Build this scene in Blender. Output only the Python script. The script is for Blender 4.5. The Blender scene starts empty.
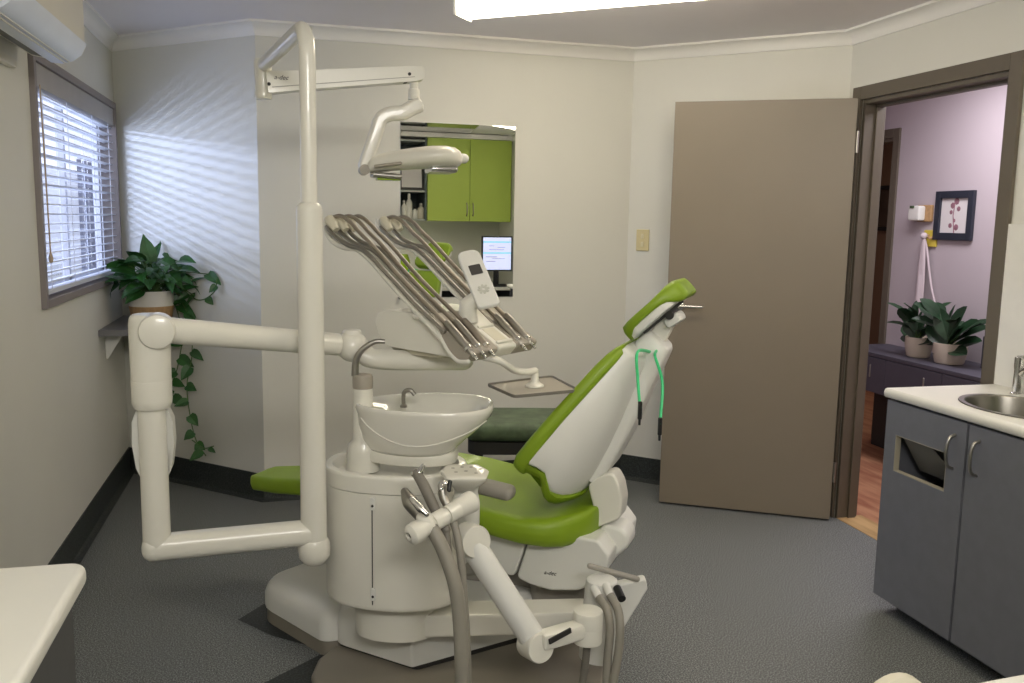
import bpy, bmesh, math, random
from mathutils import Vector, Matrix, Euler
random.seed(7)
scene = bpy.context.scene
COL = scene.collection
PI = math.pi
V = Vector

# ------------------------------------------------------------------ camera
FPX, YAW, PITCH, ROLL, CAMH = 879.6, .2499, .137, .0171, 1.4584
_f = V((math.sin(YAW)*math.cos(PITCH), math.cos(YAW)*math.cos(PITCH), -math.sin(PITCH)))
_r = V((math.cos(YAW), -math.sin(YAW), 0)); _u = _r.cross(_f)
RT = _r*math.cos(ROLL)+_u*math.sin(ROLL); UP = -_r*math.sin(ROLL)+_u*math.cos(ROLL); FW = _f
CAM = V((0, 0, CAMH))
cd = bpy.data.cameras.new('camera'); cam = bpy.data.objects.new('camera', cd); COL.objects.link(cam)
cam.matrix_world = Matrix.Translation(CAM) @ Matrix((RT, UP, -FW)).transposed().to_4x4()
cd.sensor_width = 36; cd.lens = FPX/1024*36; cd.clip_start = .02
scene.camera = cam

# measuring helpers: sight line through a photo point met with a real plane of the room
def ray(x, y): return FW*FPX + RT*(x-512) - UP*(y-341.5)
def atz(x, y, z): d = ray(x, y); return CAM + d*((z-CAMH)/d.z)
def aty(x, y, Y): d = ray(x, y); return CAM + d*(Y/d.y)
def atx(x, y, X): d = ray(x, y); return CAM + d*(X/d.x)
def atd(x, y, D): return CAM + ray(x, y)*(D/FPX)
def meas(x, y, F, off):
    """(s, z) of a sight line on the vertical plane at local y = off of the frame matrix F"""
    O = F.translation; A = (F.to_3x3() @ V((1, 0, 0))); B = (F.to_3x3() @ V((0, 1, 0)))
    d = ray(x, y); t = ((O-CAM).dot(B)+off)/d.dot(B); P = CAM+d*t
    return ((P-O).dot(A), P.z-O.z)

# ------------------------------------------------------------------ materials
def lin(h):
    h = h.lstrip('#'); out = []
    for i in (0, 2, 4):
        c = int(h[i:i+2], 16)/255
        out.append(c/12.92 if c <= .04045 else ((c+.055)/1.055)**2.4)
    return (*out, 1)
MATS = {}
def mat(name, col, rough=.5, metal=0, var=.04, scale=8, bump=0, bscale=200, emit=None, estr=0, trans=0, alpha=1, spec=.5, coat=0):
    if name in MATS: return MATS[name]
    m = bpy.data.materials.new(name); m.use_nodes = True; nt = m.node_tree; n = nt.nodes; L = nt.links
    b = n['Principled BSDF']; c = lin(col) if isinstance(col, str) else col
    tc = n.new('ShaderNodeTexCoord'); nz = n.new('ShaderNodeTexNoise'); nz.inputs['Scale'].default_value = scale; nz.inputs['Detail'].default_value = 3
    L.new(tc.outputs['Object'], nz.inputs['Vector'])
    cr = n.new('ShaderNodeValToRGB'); e = cr.color_ramp.elements
    e[0].position = .3; e[1].position = .7
    e[0].color = (*[max(0, v*(1-var)) for v in c[:3]], 1); e[1].color = (*[min(1, v*(1+var)) for v in c[:3]], 1)
    L.new(nz.outputs['Fac'], cr.inputs['Fac']); L.new(cr.outputs['Color'], b.inputs['Base Color'])
    b.inputs['Roughness'].default_value = rough; b.inputs['Metallic'].default_value = metal
    b.inputs['Specular IOR Level'].default_value = spec; b.inputs['Coat Weight'].default_value = coat
    if trans: b.inputs['Transmission Weight'].default_value = trans
    if alpha < 1: b.inputs['Alpha'].default_value = alpha
    if emit: b.inputs['Emission Color'].default_value = lin(emit); b.inputs['Emission Strength'].default_value = estr
    if bump:
        nb = n.new('ShaderNodeTexNoise'); nb.inputs['Scale'].default_value = bscale
        L.new(tc.outputs['Object'], nb.inputs['Vector'])
        bp = n.new('ShaderNodeBump'); bp.inputs['Strength'].default_value = bump; bp.inputs['Distance'].default_value = .002
        L.new(nb.outputs['Fac'], bp.inputs['Height']); L.new(bp.outputs['Normal'], b.inputs['Normal'])
    MATS[name] = m; return m
def speckle(name, base, dark, light, rough=.45, scale=170):
    m = bpy.data.materials.new(name); m.use_nodes = True; nt = m.node_tree; n = nt.nodes; L = nt.links
    b = n['Principled BSDF']; tc = n.new('ShaderNodeTexCoord')
    nz = n.new('ShaderNodeTexNoise'); nz.inputs['Scale'].default_value = scale; nz.inputs['Detail'].default_value = 2
    L.new(tc.outputs['Object'], nz.inputs['Vector'])
    cr = n.new('ShaderNodeValToRGB'); e = cr.color_ramp.elements
    e[0].position = .34; e[0].color = lin(dark); e[1].position = .68; e[1].color = lin(light)
    k = e.new(.5); k.color = lin(base)
    L.new(nz.outputs['Fac'], cr.inputs['Fac']); L.new(cr.outputs['Color'], b.inputs['Base Color'])
    b.inputs['Roughness'].default_value = rough
    MATS[name] = m; return m
def wood(name, a, bcol, rough=.4):
    m = bpy.data.materials.new(name); m.use_nodes = True; nt = m.node_tree; n = nt.nodes; L = nt.links
    b = n['Principled BSDF']; tc = n.new('ShaderNodeTexCoord'); mp = n.new('ShaderNodeMapping'); mp.inputs['Scale'].default_value = (6, 1, 6)
    nz = n.new('ShaderNodeTexNoise'); nz.inputs['Scale'].default_value = 4; nz.inputs['Detail'].default_value = 6
    L.new(tc.outputs['Object'], mp.inputs['Vector']); L.new(mp.outputs['Vector'], nz.inputs['Vector'])
    cr = n.new('ShaderNodeValToRGB'); e = cr.color_ramp.elements; e[0].position = .35; e[1].position = .65
    e[0].color = lin(a); e[1].color = lin(bcol)
    L.new(nz.outputs['Fac'], cr.inputs['Fac']); L.new(cr.outputs['Color'], b.inputs['Base Color']); b.inputs['Roughness'].default_value = rough
    MATS[name] = m; return m

m_wall = mat('wall_paint', '#dddcd3', .6, var=.012, scale=3, bump=.08, bscale=90)
m_ceil = mat('ceiling_paint', '#f0ecee', .7, var=.01, scale=2)
m_corn = mat('cornice_paint', '#f3f1ec', .6, var=.01)
m_floor = speckle('floor_vinyl', '#666968', '#3f4241', '#a1a4a3', .5, 210)
m_base = speckle('skirting_vinyl', '#2f3433', '#232726', '#454a48', .5, 150)
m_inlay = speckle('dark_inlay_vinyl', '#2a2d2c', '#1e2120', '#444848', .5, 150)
m_door = mat('door_laminate', '#857a6a', .42, var=.02, scale=5)
m_frame = mat('frame_paint', '#645c50', .45, var=.02)
m_white = mat('cream_enamel', '#e3e1d6', .28, var=.012, scale=4, coat=.3)
m_white2 = mat('white_plastic', '#e0e0da', .38, var=.012, scale=4)
m_cream = mat('cream_plastic', '#cfcab6', .4, var=.015)
m_grey = mat('grey_plastic', '#9a968d', .45, var=.02)
m_taupe = mat('taupe_plastic', '#a39c8f', .45, var=.02)
m_basep = mat('base_plate_plastic', '#8a8478', .5, var=.03)
m_green = mat('lime_vinyl', '#83a021', .45, var=.05, scale=6, bump=.05, bscale=300, coat=.06, spec=.4)
m_gdark = mat('marbled_green_vinyl', '#55664a', .5, var=.45, scale=14, bump=.1)
m_chrome = mat('chrome', '#d5d5d2', .18, 1, var=.02)
m_steel = mat('brushed_steel', '#a9a69f', .33, 1, var=.05, scale=20)
m_sink = mat('sink_steel', '#85827b', .28, 1, var=.05, scale=20)
m_rod = mat('satin_rod', '#a49c90', .3, .75, var=.03)
m_hose = mat('grey_hose', '#8f8b80', .45, var=.03)
m_hosed = mat('darker_hose', '#77736a', .45, var=.03)
m_black = mat('black_plastic', '#1b1b1c', .4, var=.05)
m_dark = mat('dark_gap', '#2c2b29', .6, var=.05)
m_porc = mat('porcelain', '#e4e2d8', .12, var=.008, coat=.6)
m_cab = mat('blue_grey_laminate', '#6b6d74', .45, var=.05, scale=20)
m_cabd = mat('dark_grey_laminate', '#4c4d4e', .5, var=.05, scale=20)
m_top = mat('white_worktop', '#e0dfd6', .35, var=.01)
m_lime = mat('lime_laminate', '#b3ca58', .45, var=.02, scale=3)
m_mirror = mat('mirror_silver', (.9, .92, .9, 1), .01, 1, var=0)
def thin_glass(name):
    m = bpy.data.materials.new(name); m.use_nodes = True; nt = m.node_tree; n = nt.nodes; L = nt.links; n.remove(n['Principled BSDF'])
    t = n.new('ShaderNodeBsdfTransparent'); t.inputs['Color'].default_value = (.94, .97, .96, 1); g = n.new('ShaderNodeBsdfGlossy'); g.inputs['Roughness'].default_value = .02
    f = n.new('ShaderNodeFresnel'); f.inputs['IOR'].default_value = 1.45; x = n.new('ShaderNodeMixShader')
    L.new(f.outputs['Fac'], x.inputs['Fac']); L.new(t.outputs['BSDF'], x.inputs[1]); L.new(g.outputs['BSDF'], x.inputs[2]); L.new(x.outputs['Shader'], n['Material Output'].inputs['Surface'])
    return m
m_glass = thin_glass('window_glass')
m_leaf = mat('leaf_green', '#2c5a26', .4, var=.4, scale=9)
m_leafd = mat('dark_leaf', '#25402a', .4, var=.35, scale=9)
m_stem = mat('stem_green', '#4c6a35', .5)
m_pot = mat('cream_ceramic', '#cbbfae', .5, var=.03)
m_potw = mat('white_ceramic', '#dcd8cf', .4, var=.02)
m_tan = mat('woven_tan', '#b08d62', .7, var=.15, scale=60, bump=.3)
m_soil = mat('soil', '#2e241b', .9, var=.3, scale=60)
m_blind = mat('blind_slat', '#dfe2ea', .45, var=.01)
m_hall = mat('hall_paint', '#bdb3b8', .6, var=.012, scale=3)
m_brown = mat('brown_paint', '#7f6653', .6, var=.03, scale=3)
m_hcab = mat('slate_laminate', '#4a4853', .5, var=.05)
m_hfloor = wood('hall_timber', '#96604a', '#b98a6a')
m_thresh = wood('pale_timber', '#a5865a', '#c2a274')
m_almond = mat('almond_plastic', '#d3c79a', .4)
m_yellow = mat('yellow_plastic', '#d3bf4c', .5)
m_navy = mat('navy_wood', '#2b2f3a', .4, var=.1)
m_print = mat('pale_print', '#d9d5d4', .6, var=.02)
m_pink = mat('pink_ink', '#8d6470', .7, var=.2, scale=40)
m_screen = mat('screen_glow', '#d4d8f0', .3, emit='#c9d0f2', estr=1.0)
m_scyan = mat('screen_cyan', '#8fd0e6', .3, emit='#8cc8e4', estr=.9)
m_sgrey = mat('screen_grey', '#a99fb8', .3, emit='#a396b4', estr=.7)
m_lcd = mat('lcd_grey', '#4d4b4a', .2)
m_tube = mat('lit_diffuser', '#fffdf0', .4, var=0, emit='#fff2da', estr=15.5)
m_tube2 = mat('lit_diffuser_dim', '#fffdf0', .4, var=0, emit='#fff4e2', estr=11.0)
m_bib = mat('mint_cord', '#35c47a', .4, emit='#35c47a', estr=.12)  # faint glow put into the cord colour; the cord is no lamp
m_shelfd = mat('shelf_interior', '#55605f', .6, var=.05)
m_ac = mat('air_con_plastic', '#dcd8cb', .4, var=.01)
m_louv = mat('louvre_plastic', '#dfe6f4', .35, var=.02)
m_limeglass = mat('lime_glass', '#a8cc2c', .15, var=.05, trans=.2)
m_outw = mat('outside_render', '#d6d9e2', .8, var=.05, scale=2)
m_outd = mat('outside_dark', '#7d8294', .8, var=.1, scale=2)
m_outg = mat('outside_paving', '#b9b8b4', .8, var=.1, scale=2)

# ------------------------------------------------------------------ builders
WM = {}
def wmat(o): return WM.get(o.name, Matrix.Identity(4)) if o else Matrix.Identity(4)
def tag(o, label=None, cat=None, group=None, kind=None):
    if label: o['label'] = label
    if cat: o['category'] = cat
    if group: o['group'] = group
    if kind: o['kind'] = kind
    return o
def thing(name, label, cat, loc=(0, 0, 0), rz=0, group=None):
    o = bpy.data.objects.new(name, None); o.empty_display_size = .05; COL.objects.link(o)
    o.location = loc; o.rotation_euler = (0, 0, rz)
    WM[o.name] = Matrix.Translation(V(loc)) @ Matrix.Rotation(rz, 4, 'Z')
    return tag(o, label, cat, group)
def frame(loc, rz=0): return Matrix.Translation(V(loc)) @ Matrix.Rotation(rz, 4, 'Z')

def catmull(pts, n=8):
    pts = [V(p) for p in pts]
    if len(pts) < 3: return pts
    out = []
    P = [pts[0]*2-pts[1]]+pts+[pts[-1]*2-pts[-2]]
    for i in range(1, len(P)-2):
        a, b, c, d = P[i-1:i+3]
        for k in range(n):
            t = k/n
            out.append(.5*((2*b)+(c-a)*t+(2*a-5*b+4*c-d)*t*t+(3*b-a-3*c+d)*t**3))
    out.append(pts[-1]); return out
def rpoly(pts, r, seg=4):
    """round the corners of a 2D polygon; r one radius or a list"""
    out = []; n = len(pts)
    for i in range(n):
        p = V(pts[i]); a = V(pts[i-1])-p; b = V(pts[(i+1) % n])-p
        rr = r[i] if isinstance(r, (list, tuple)) else r
        if rr <= 1e-6: out.append(tuple(p)); continue
        ang = a.angle(b); t = min(rr/max(math.tan(ang/2), .05), a.length*.48, b.length*.48)
        p0 = p+a.normalized()*t; p1 = p+b.normalized()*t
        for k in range(seg+1):
            u = k/seg; q = p0*(1-u)**2+p*2*u*(1-u)+p1*u*u
            out.append(tuple(q))
    return out
def rrect(w, h, r, seg=4, cx=0, cy=0):
    return rpoly([(cx-w, cy-h), (cx+w, cy-h), (cx+w, cy+h), (cx-w, cy+h)], min(r, w*.98, h*.98), seg)
def ellipse(a, b, n=32, cx=0, cy=0): return [(cx+a*math.cos(2*PI*k/n), cy+b*math.sin(2*PI*k/n)) for k in range(n)]

class B:
    """collects shapes, given in the coordinates of frame matrix F, into ONE mesh"""
    def __init__(s, F=None): s.bm = bmesh.new(); s.F = F or Matrix.Identity(4)
    def _add(s, verts, faces):
        vs = [s.bm.verts.new(v) for v in verts]
        for f in faces:
            try: s.bm.faces.new([vs[i] for i in f])
            except ValueError: pass
        return vs
    def merge(s, other, M=None):
        t = bpy.data.meshes.new('t'); other.to_mesh(t)
        if M is not None: t.transform(M)
        s.bm.from_mesh(t); bpy.data.meshes.remove(t); other.free(); return s
    def box(s, c, size, bev=.0, seg=2, rot=None):
        b = bmesh.new(); bmesh.ops.create_cube(b, size=1)
        bmesh.ops.scale(b, vec=V(size), verts=b.verts)
        if bev: bmesh.ops.bevel(b, geom=list(b.edges), offset=min(bev, min(size)*.48), segments=seg, profile=.5, affect='EDGES')
        M = Matrix.Translation(V(c))
        if rot is not None: M = M @ (rot if isinstance(rot, Matrix) else Euler(rot).to_matrix().to_4x4())
        return s.merge(b, M)
    def bar(s, p0, p1, w, h, bev=.0, up=(0, 0, 1), seg=2):
        p0 = V(p0); p1 = V(p1); z = (p1-p0); L = z.length; z.normalize(); x = V(up).cross(z)
        if x.length < 1e-4: x = V((1, 0, 0))
        x.normalize(); y = z.cross(x)
        M = Matrix((x, y, z)).transposed().to_4x4()
        return s.box((p0+p1)/2, (w, h, L), bev, seg, M)
    def loft(s, rings, cap=True, closed=True):
        n = len(rings[0]); verts = [V(p) for r in rings for p in r]; faces = []
        for i in range(len(rings)-1):
            for k in range(n if closed else n-1):
                k2 = (k+1) % n
                faces.append((i*n+k, i*n+k2, (i+1)*n+k2, (i+1)*n+k))
        if cap: faces.append(tuple(range(n))[::-1]); faces.append(tuple((len(rings)-1)*n+k for k in range(n)))
        s._add(verts, faces); return s
    def tube(s, pts, r, n=14, caps='flat', flat=1.0, smooth=0):
        if smooth:
            k = len(pts); pts2 = catmull(pts, smooth)
            if isinstance(r, (list, tuple)):
                rr = []
                for i in range(len(pts2)):
                    u = i/(len(pts2)-1)*(k-1); a = int(min(u, k-2)); rr.append(r[a]+(r[a+1]-r[a])*(u-a))
                r = rr
            pts = pts2
        pts = [V(p) for p in pts]; m = len(pts)
        rs = list(r) if isinstance(r, (list, tuple)) else [r]*m
        if caps == 'round':
            d0 = (pts[0]-pts[1]).normalized(); d1 = (pts[-1]-pts[-2]).normalized()
            A = [(pts[0]+d0*rs[0]*math.sin(t), rs[0]*math.cos(t)) for t in (1.45, 1.1, .75, .4)]
            Z = [(pts[-1]+d1*rs[-1]*math.sin(t), rs[-1]*math.cos(t)) for t in (.4, .75, 1.1, 1.45)]
            pts = [a[0] for a in A]+pts+[a[0] for a in Z]; rs = [a[1] for a in A]+rs+[a[1] for a in Z]; m = len(pts)
        tang = [(pts[min(i+1, m-1)]-pts[max(i-1, 0)]).normalized() for i in range(m)]
        ref = V((0, 0, 1)) if abs(tang[0].z) < .9 else V((1, 0, 0))
        x = tang[0].cross(ref).normalized(); rings = []
        for i in range(m):
            x = (x-tang[i]*x.dot(tang[i])).normalized(); y = tang[i].cross(x)
            rings.append([pts[i]+x*rs[i]*math.cos(2*PI*k/n)+y*rs[i]*flat*math.sin(2*PI*k/n) for k in range(n)])
        return s.loft(rings)
    def lathe(s, prof, c=(0, 0, 0), axis=(0, 0, 1), n=28, sx=1, sy=1):
        c = V(c); z = V(axis).normalized(); x = z.orthogonal().normalized(); y = z.cross(x)
        if abs(z.z) > .99: x = V((1, 0, 0)); y = V((0, 1, 0))*(1 if z.z > 0 else -1)
        rings = [[c+z*h+x*max(r, 1e-4)*sx*math.cos(2*PI*k/n)+y*max(r, 1e-4)*sy*math.sin(2*PI*k/n) for k in range(n)] for r, h in prof]
        return s.loft(rings)
    def prism(s, poly, o, ax, ay, depth, bev=0, seg=3):
        """2D polygon in the plane (o, ax, ay), extruded by depth along ax x ay, rims rounded by bev"""
        o = V(o); ax = V(ax).normalized(); ay = V(ay).normalized(); nz = ax.cross(ay).normalized()
        b = bmesh.new(); vs = [b.verts.new(o+ax*p[0]+ay*p[1]) for p in poly]; f = b.faces.new(vs)
        r = bmesh.ops.extrude_face_region(b, geom=[f]); nv = [e for e in r['geom'] if isinstance(e, bmesh.types.BMVert)]
        for v in nv: v.co += nz*depth
        if bev:
            ed = [e for e in b.edges if len(e.link_faces) == 2 and any(len(f.verts) > 4 or f.normal.length >= 0 and (set(f.verts) == set(nv) or set(f.verts) == set(vs)) for f in e.link_faces)]
            ed = [e for e in b.edges if (e.verts[0] in nv) == (e.verts[1] in nv)]
            b.normal_update()
            bmesh.ops.bevel(b, geom=ed, offset=bev, segments=seg, profile=.5, affect='EDGES', clamp_overlap=True)
        return s.merge(b)
    def sphere(s, c, r, n=20, sc=(1, 1, 1)):
        b = bmesh.new(); bmesh.ops.create_uvsphere(b, u_segments=n, v_segments=n//2+2, radius=1)
        return s.merge(b, Matrix.Translation(V(c)) @ Matrix.Diagonal((r*sc[0], r*sc[1], r*sc[2], 1)))
    def quad(s, *p): s._add([V(q) for q in p], [tuple(range(len(p)))]); return s
    def build(s, name, m, parent=None, ang=40, flip=True, wn=True):
        bm = s.bm
        if flip: bmesh.ops.recalc_face_normals(bm, faces=bm.faces)
        bm.transform(s.F)
        me = bpy.data.meshes.new(name)
        if parent is not None:
            root = parent
            bm.transform(wmat(root).inverted())
        o = None
        if parent is None:
            xs = [v.co.x for v in bm.verts]; ys = [v.co.y for v in bm.verts]; zs = [v.co.z for v in bm.verts]
            loc = V(((min(xs)+max(xs))/2, (min(ys)+max(ys))/2, min(zs)))
            bm.transform(Matrix.Translation(-loc))
        bm.to_mesh(me); bm.free()
        for p in me.polygons: p.use_smooth = True
        me.set_sharp_from_angle(angle=math.radians(ang))
        me.materials.append(m)
        o = bpy.data.objects.new(name, me); COL.objects.link(o)
        if wn and len(me.polygons) < 60000:
            wm_ = o.modifiers.new('weighted', 'WEIGHTED_NORMAL'); wm_.keep_sharp = True; wm_.weight = 60
        if parent is None: o.location = loc; WM[o.name] = Matrix.Translation(loc)
        else: o.parent = parent; WM[o.name] = wmat(parent).copy()
        return o
def struct(name, b, m, parent=None, ang=30):
    o = b.build(name, m, parent, ang)
    if parent is None: o['kind'] = 'structure'
    return o
def copy_tree(o, parent=None):
    c = o.copy(); COL.objects.link(c); WM[c.name] = wmat(o).copy()
    if parent is not None: c.parent = parent
    for ch in list(o.children): copy_tree(ch, c)
    return c
def lettering(text, o, ax, ay, h, parent, m, name='lettering', shear=0.0):
    cu = bpy.data.curves.new('t', 'FONT'); cu.body = text; cu.size = h; cu.shear = shear; cu.extrude = .0004
    cu.align_x = 'CENTER'; cu.align_y = 'CENTER'
    t = bpy.data.objects.new('t', cu); COL.objects.link(t)
    dg = bpy.context.evaluated_depsgraph_get(); me = bpy.data.meshes.new_from_object(t.evaluated_get(dg))
    bpy.data.objects.remove(t); bpy.data.curves.remove(cu)
    ax = V(ax).normalized(); ay = V(ay).normalized(); M = Matrix((ax, ay, ax.cross(ay))).transposed().to_4x4(); M.translation = V(o)
    b = B(); bm = bmesh.new(); bm.from_mesh(me); bpy.data.meshes.remove(me); b.merge(bm, M)
    return b.build(name, m, parent)

exec_parts = []
# ================================================================== ROOM
XL, XR, YN, ZC = -.9036, 2.6531, -.85, 2.385
pA, pB, pC, pD = V((XL, 5.2874)), V((-.1371, 4.5773)), V((1.836, 4.6225)), V((XR, 3.8568))
ROOM = [V((XL, YN)), pA, pB, pC, pD, V((XR, YN))]
def wall(name, p0, p1, holes=(), th=.11, m=m_wall, z0=0, z1=ZC):
    """slab from p0 to p1, thickness to the left of the direction (outside), real openings"""
    p0 = V(p0); p1 = V(p1); d = (p1-p0); L = d.length; d.normalize(); nrm = V((-d.y, d.x))
    ss = sorted({0, L, *[h[0] for h in holes], *[h[1] for h in holes]}); zs = sorted({z0, z1, *[h[2] for h in holes], *[h[3] for h in holes]})
    solid = lambda i, j: 0 <= i < len(ss)-1 and 0 <= j < len(zs)-1 and not any(h[0]-1e-6 <= ss[i] and ss[i+1] <= h[1]+1e-6 and h[2]-1e-6 <= zs[j] and zs[j+1] <= h[3]+1e-6 for h in holes)
    def P(s, z, k): q = p0+d*s+nrm*th*k; return V((q.x, q.y, z))
    b = B()
    for i in range(len(ss)-1):
        for j in range(len(zs)-1):
            if not solid(i, j): continue
            a, c, e, f = ss[i], ss[i+1], zs[j], zs[j+1]
            b.quad(P(a, e, 0), P(c, e, 0), P(c, f, 0), P(a, f, 0)); b.quad(P(a, e, 1), P(a, f, 1), P(c, f, 1), P(c, e, 1))
            if not solid(i-1, j): b.quad(P(a, e, 0), P(a, f, 0), P(a, f, 1), P(a, e, 1))
            if not solid(i+1, j): b.quad(P(c, e, 0), P(c, e, 1), P(c, f, 1), P(c, f, 0))
            if not solid(i, j-1): b.quad(P(a, e, 0), P(a, e, 1), P(c, e, 1), P(c, e, 0))
            if not solid(i, j+1): b.quad(P(a, f, 0), P(c, f, 0), P(c, f, 1), P(a, f, 1))
    bmesh.ops.remove_doubles(b.bm, verts=b.bm.verts, dist=1e-5)
    return struct(name, b, m)
WY0, WY1, WZ0, WZ1 = 3.63, 5.235, 1.095, 2.045          # window, outside of its frame
wall('wall_left', (XL, YN), pA, [(WY0-YN+.02, WY1-YN-.02, WZ0+.02, WZ1-.02)])
wall('wall_rear_left', pA, pB)
wall('wall_back', pB, pC)
wall('wall_rear_right', pC, pD)
DY0, DY1, DZ = 2.852, 3.745, 2.05                        # door opening
wall('wall_right', pD, (XR, YN), [(pD.y-DY1, pD.y-DY0, 0, DZ)])
wall('wall_front', (XR, YN), (XL, YN))
b = B(); b.quad((XL-.2, YN-.2, 0), (XR+.03, YN-.2, 0), (XR+.03, 5.6, 0), (XL-.2, 5.6, 0)); b.quad((XL-.2, YN-.2, -.1), (XR+.03, YN-.2, -.1), (XR+.03, 5.6, -.1), (XL-.2, 5.6, -.1)); struct('floor', b, m_floor)
b = B(); b.box(((XL+XR)/2, 2.4, ZC+.05), (XR-XL+.4, 6.9, .1)); struct('ceiling', b, m_ceil)

def sweep(prof, i0, i1):
    """run a (offset into the room, z) profile along one side of the room, mitred at its corners"""
    b = B(); rings = []
    for i in (i0, i1):
        p = ROOM[i]; a = (p-ROOM[i-1]).normalized(); c = (ROOM[(i+1) % 6]-p).normalized()
        n1 = V((a.y, -a.x)); n2 = V((c.y, -c.x)); mt = (n1+n2).normalized(); k = 1/max(.3, mt.dot(n1))
        rings.append([V(((p+mt*k*o).x, (p+mt*k*o).y, z)) for o, z in prof])
    return b.loft(rings)
cor = [(0, 2.321)]+[(.004, 2.321)]+[(.058-.05*math.cos(t), 2.324+.05*math.sin(t)) for t in [k*PI/2/6 for k in range(7)]]+[(.062, 2.374), (.062, ZC), (0, ZC)]
for k in range(6): struct('trim_%d' % (k+1), sweep(cor, k, (k+1) % 6), m_corn, ang=50)
bas = [(0, 0), (.035, 0), (.035, .002), (.02, .006), (.011, .014), (.007, .028), (.006, .137), (0, .137)]
for k, nm in enumerate(['left', 'rear_left', 'back', 'rear_right']): struct('baseboard_'+nm, sweep(bas, k, k+1), m_base)
# right wall's skirting: two runs either side of the door
b = B(); b.box((XR-.004, (pD.y+DY1+.06)/2, .0685), (.008, pD.y-DY1-.06, .137)); struct('baseboard_right', b, m_base)
# floor inlays
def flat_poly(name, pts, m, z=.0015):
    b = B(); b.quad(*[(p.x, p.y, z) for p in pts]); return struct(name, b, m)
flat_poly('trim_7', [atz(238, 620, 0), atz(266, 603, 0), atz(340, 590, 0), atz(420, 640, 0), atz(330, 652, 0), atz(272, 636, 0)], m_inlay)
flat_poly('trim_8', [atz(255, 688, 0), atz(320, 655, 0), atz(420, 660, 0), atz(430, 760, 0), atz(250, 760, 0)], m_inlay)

# door frame (architrave, jambs, stop) and leaf
b = B(); a = .062
for y0, y1 in ((DY1, DY1+a), (DY0-a, DY0)):
    b.box((XR-.009, (y0+y1)/2, (DZ+a)/2), (.018, abs(y1-y0), DZ+a), .003)
    b.box((XR+.119, (y0+y1)/2, (DZ+a)/2), (.018, abs(y1-y0), DZ+a), .003)
b.box((XR-.009, (DY0+DY1)/2, DZ+a/2), (.018, DY1-DY0, a), .003); b.box((XR+.119, (DY0+DY1)/2, DZ+a/2), (.018, DY1-DY0, a), .003)
for y in (DY0+.01, DY1-.01): b.box((XR+.055, y, DZ/2), (.112, .02, DZ), .002)
b.box((XR+.055, (DY0+DY1)/2, DZ-.01), (.112, DY1-DY0-.04, .02), .002)
for y in (DY0+.026, DY1-.026): b.box((XR+.075, y, DZ/2-.01), (.04, .012, DZ-.02), .002)
b.box((XR+.075, (DY0+DY1)/2, DZ-.026), (.04, DY1-DY0-.04, .012), .002)
struct('trim_9', b, m_frame)
h0 = V((2.588, 3.693)); h1 = V((1.862, 4.124)); dd = (h1-h0).normalized(); nn = V((-dd.y, dd.x))
if nn.y < 0: nn = -nn
c = (h0+h1)/2+nn*.0175; ang = math.atan2(dd.y, dd.x)
b = B(); b.box((c.x, c.y, 1.03), ((h1-h0).length, .035, 2.04), .002, rot=(0, 0, ang)); leaf = struct('door_1', b, m_door)
for z in (.25, 1.85):
    b = B(); b.tube([(h0.x+.012, h0.y+.004, z-.05), (h0.x+.012, h0.y+.004, z+.05)], .007); b.build('hinge', m_steel, leaf)
hp = h1-dd*.062; n3 = V((-nn.x, -nn.y, 0)); zH = 1.045
P0 = V((hp.x, hp.y, zH))
b = B(); b.lathe([(.026, 0), (.026, .008), (.022, .011), (.01, .012), (.01, .045), (.0001, .046)], P0, n3); q = P0+n3*.045; dl = V((-dd.x, -dd.y, 0))
b.tube([P0+n3*.03, q, q+dl*.012, q+dl*.115], [.009, .009, .0085, .0075], smooth=4, caps='round'); b.build('door_handle', m_chrome, leaf)
# threshold and hall
b = B(); b.box((XR+.075, (DY0+DY1)/2, -.012), (.15, DY1-DY0, .03), .002); struct('trim_10', b, m_thresh)
HX = 3.9
b = B(); b.quad((XR+.1, 1, -.003), (5.6, 1, -.003), (5.6, 8, -.003), (XR+.1, 8, -.003)); b.quad((XR+.1, 1, -.1), (5.6, 1, -.1), (5.6, 8, -.1), (XR+.1, 8, -.1)); struct('floor_hall', b, m_hfloor)
b = B(); b.box((4.2, 4.5, 2.44), (2.85, 7, .1)); struct('ceiling_hall', b, m_ceil)
hd0, hd1 = 5.14, 5.94
wall('wall_hall', (HX, 8), (HX, 1), [(8-hd1, 8-hd0, 0, 2.04)], m=m_hall, z1=2.39)
wall('wall_hall_end', (XR+.1, 8), (5.6, 8), m=m_hall, z1=2.39)
wall('wall_hall_front', (5.6, 1), (XR+.1, 1), m=m_hall, z1=2.39)
wall('wall_far', (5.3, 8), (5.3, 1), m=m_brown, z1=2.39)
wall('wall_hall_side', (XR+.113, 8), (XR+.113, 3.9), m=m_hall, z1=2.39, th=.02)
b = B()
for y0 in (hd0-.06, hd1): b.box((HX-.008, y0+.03, 1.05), (.016, .06, 2.1), .003)
b.box((HX-.008, (hd0+hd1)/2, 2.07), (.016, hd1-hd0, .06), .003)
for y in (hd0+.01, hd1-.01): b.box((HX+.055, y, 1.02), (.11, .02, 2.04))
b.box((HX+.055, (hd0+hd1)/2, 2.03), (.11, hd1-hd0-.04, .02)); struct('trim_11', b, m_frame)

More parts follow.
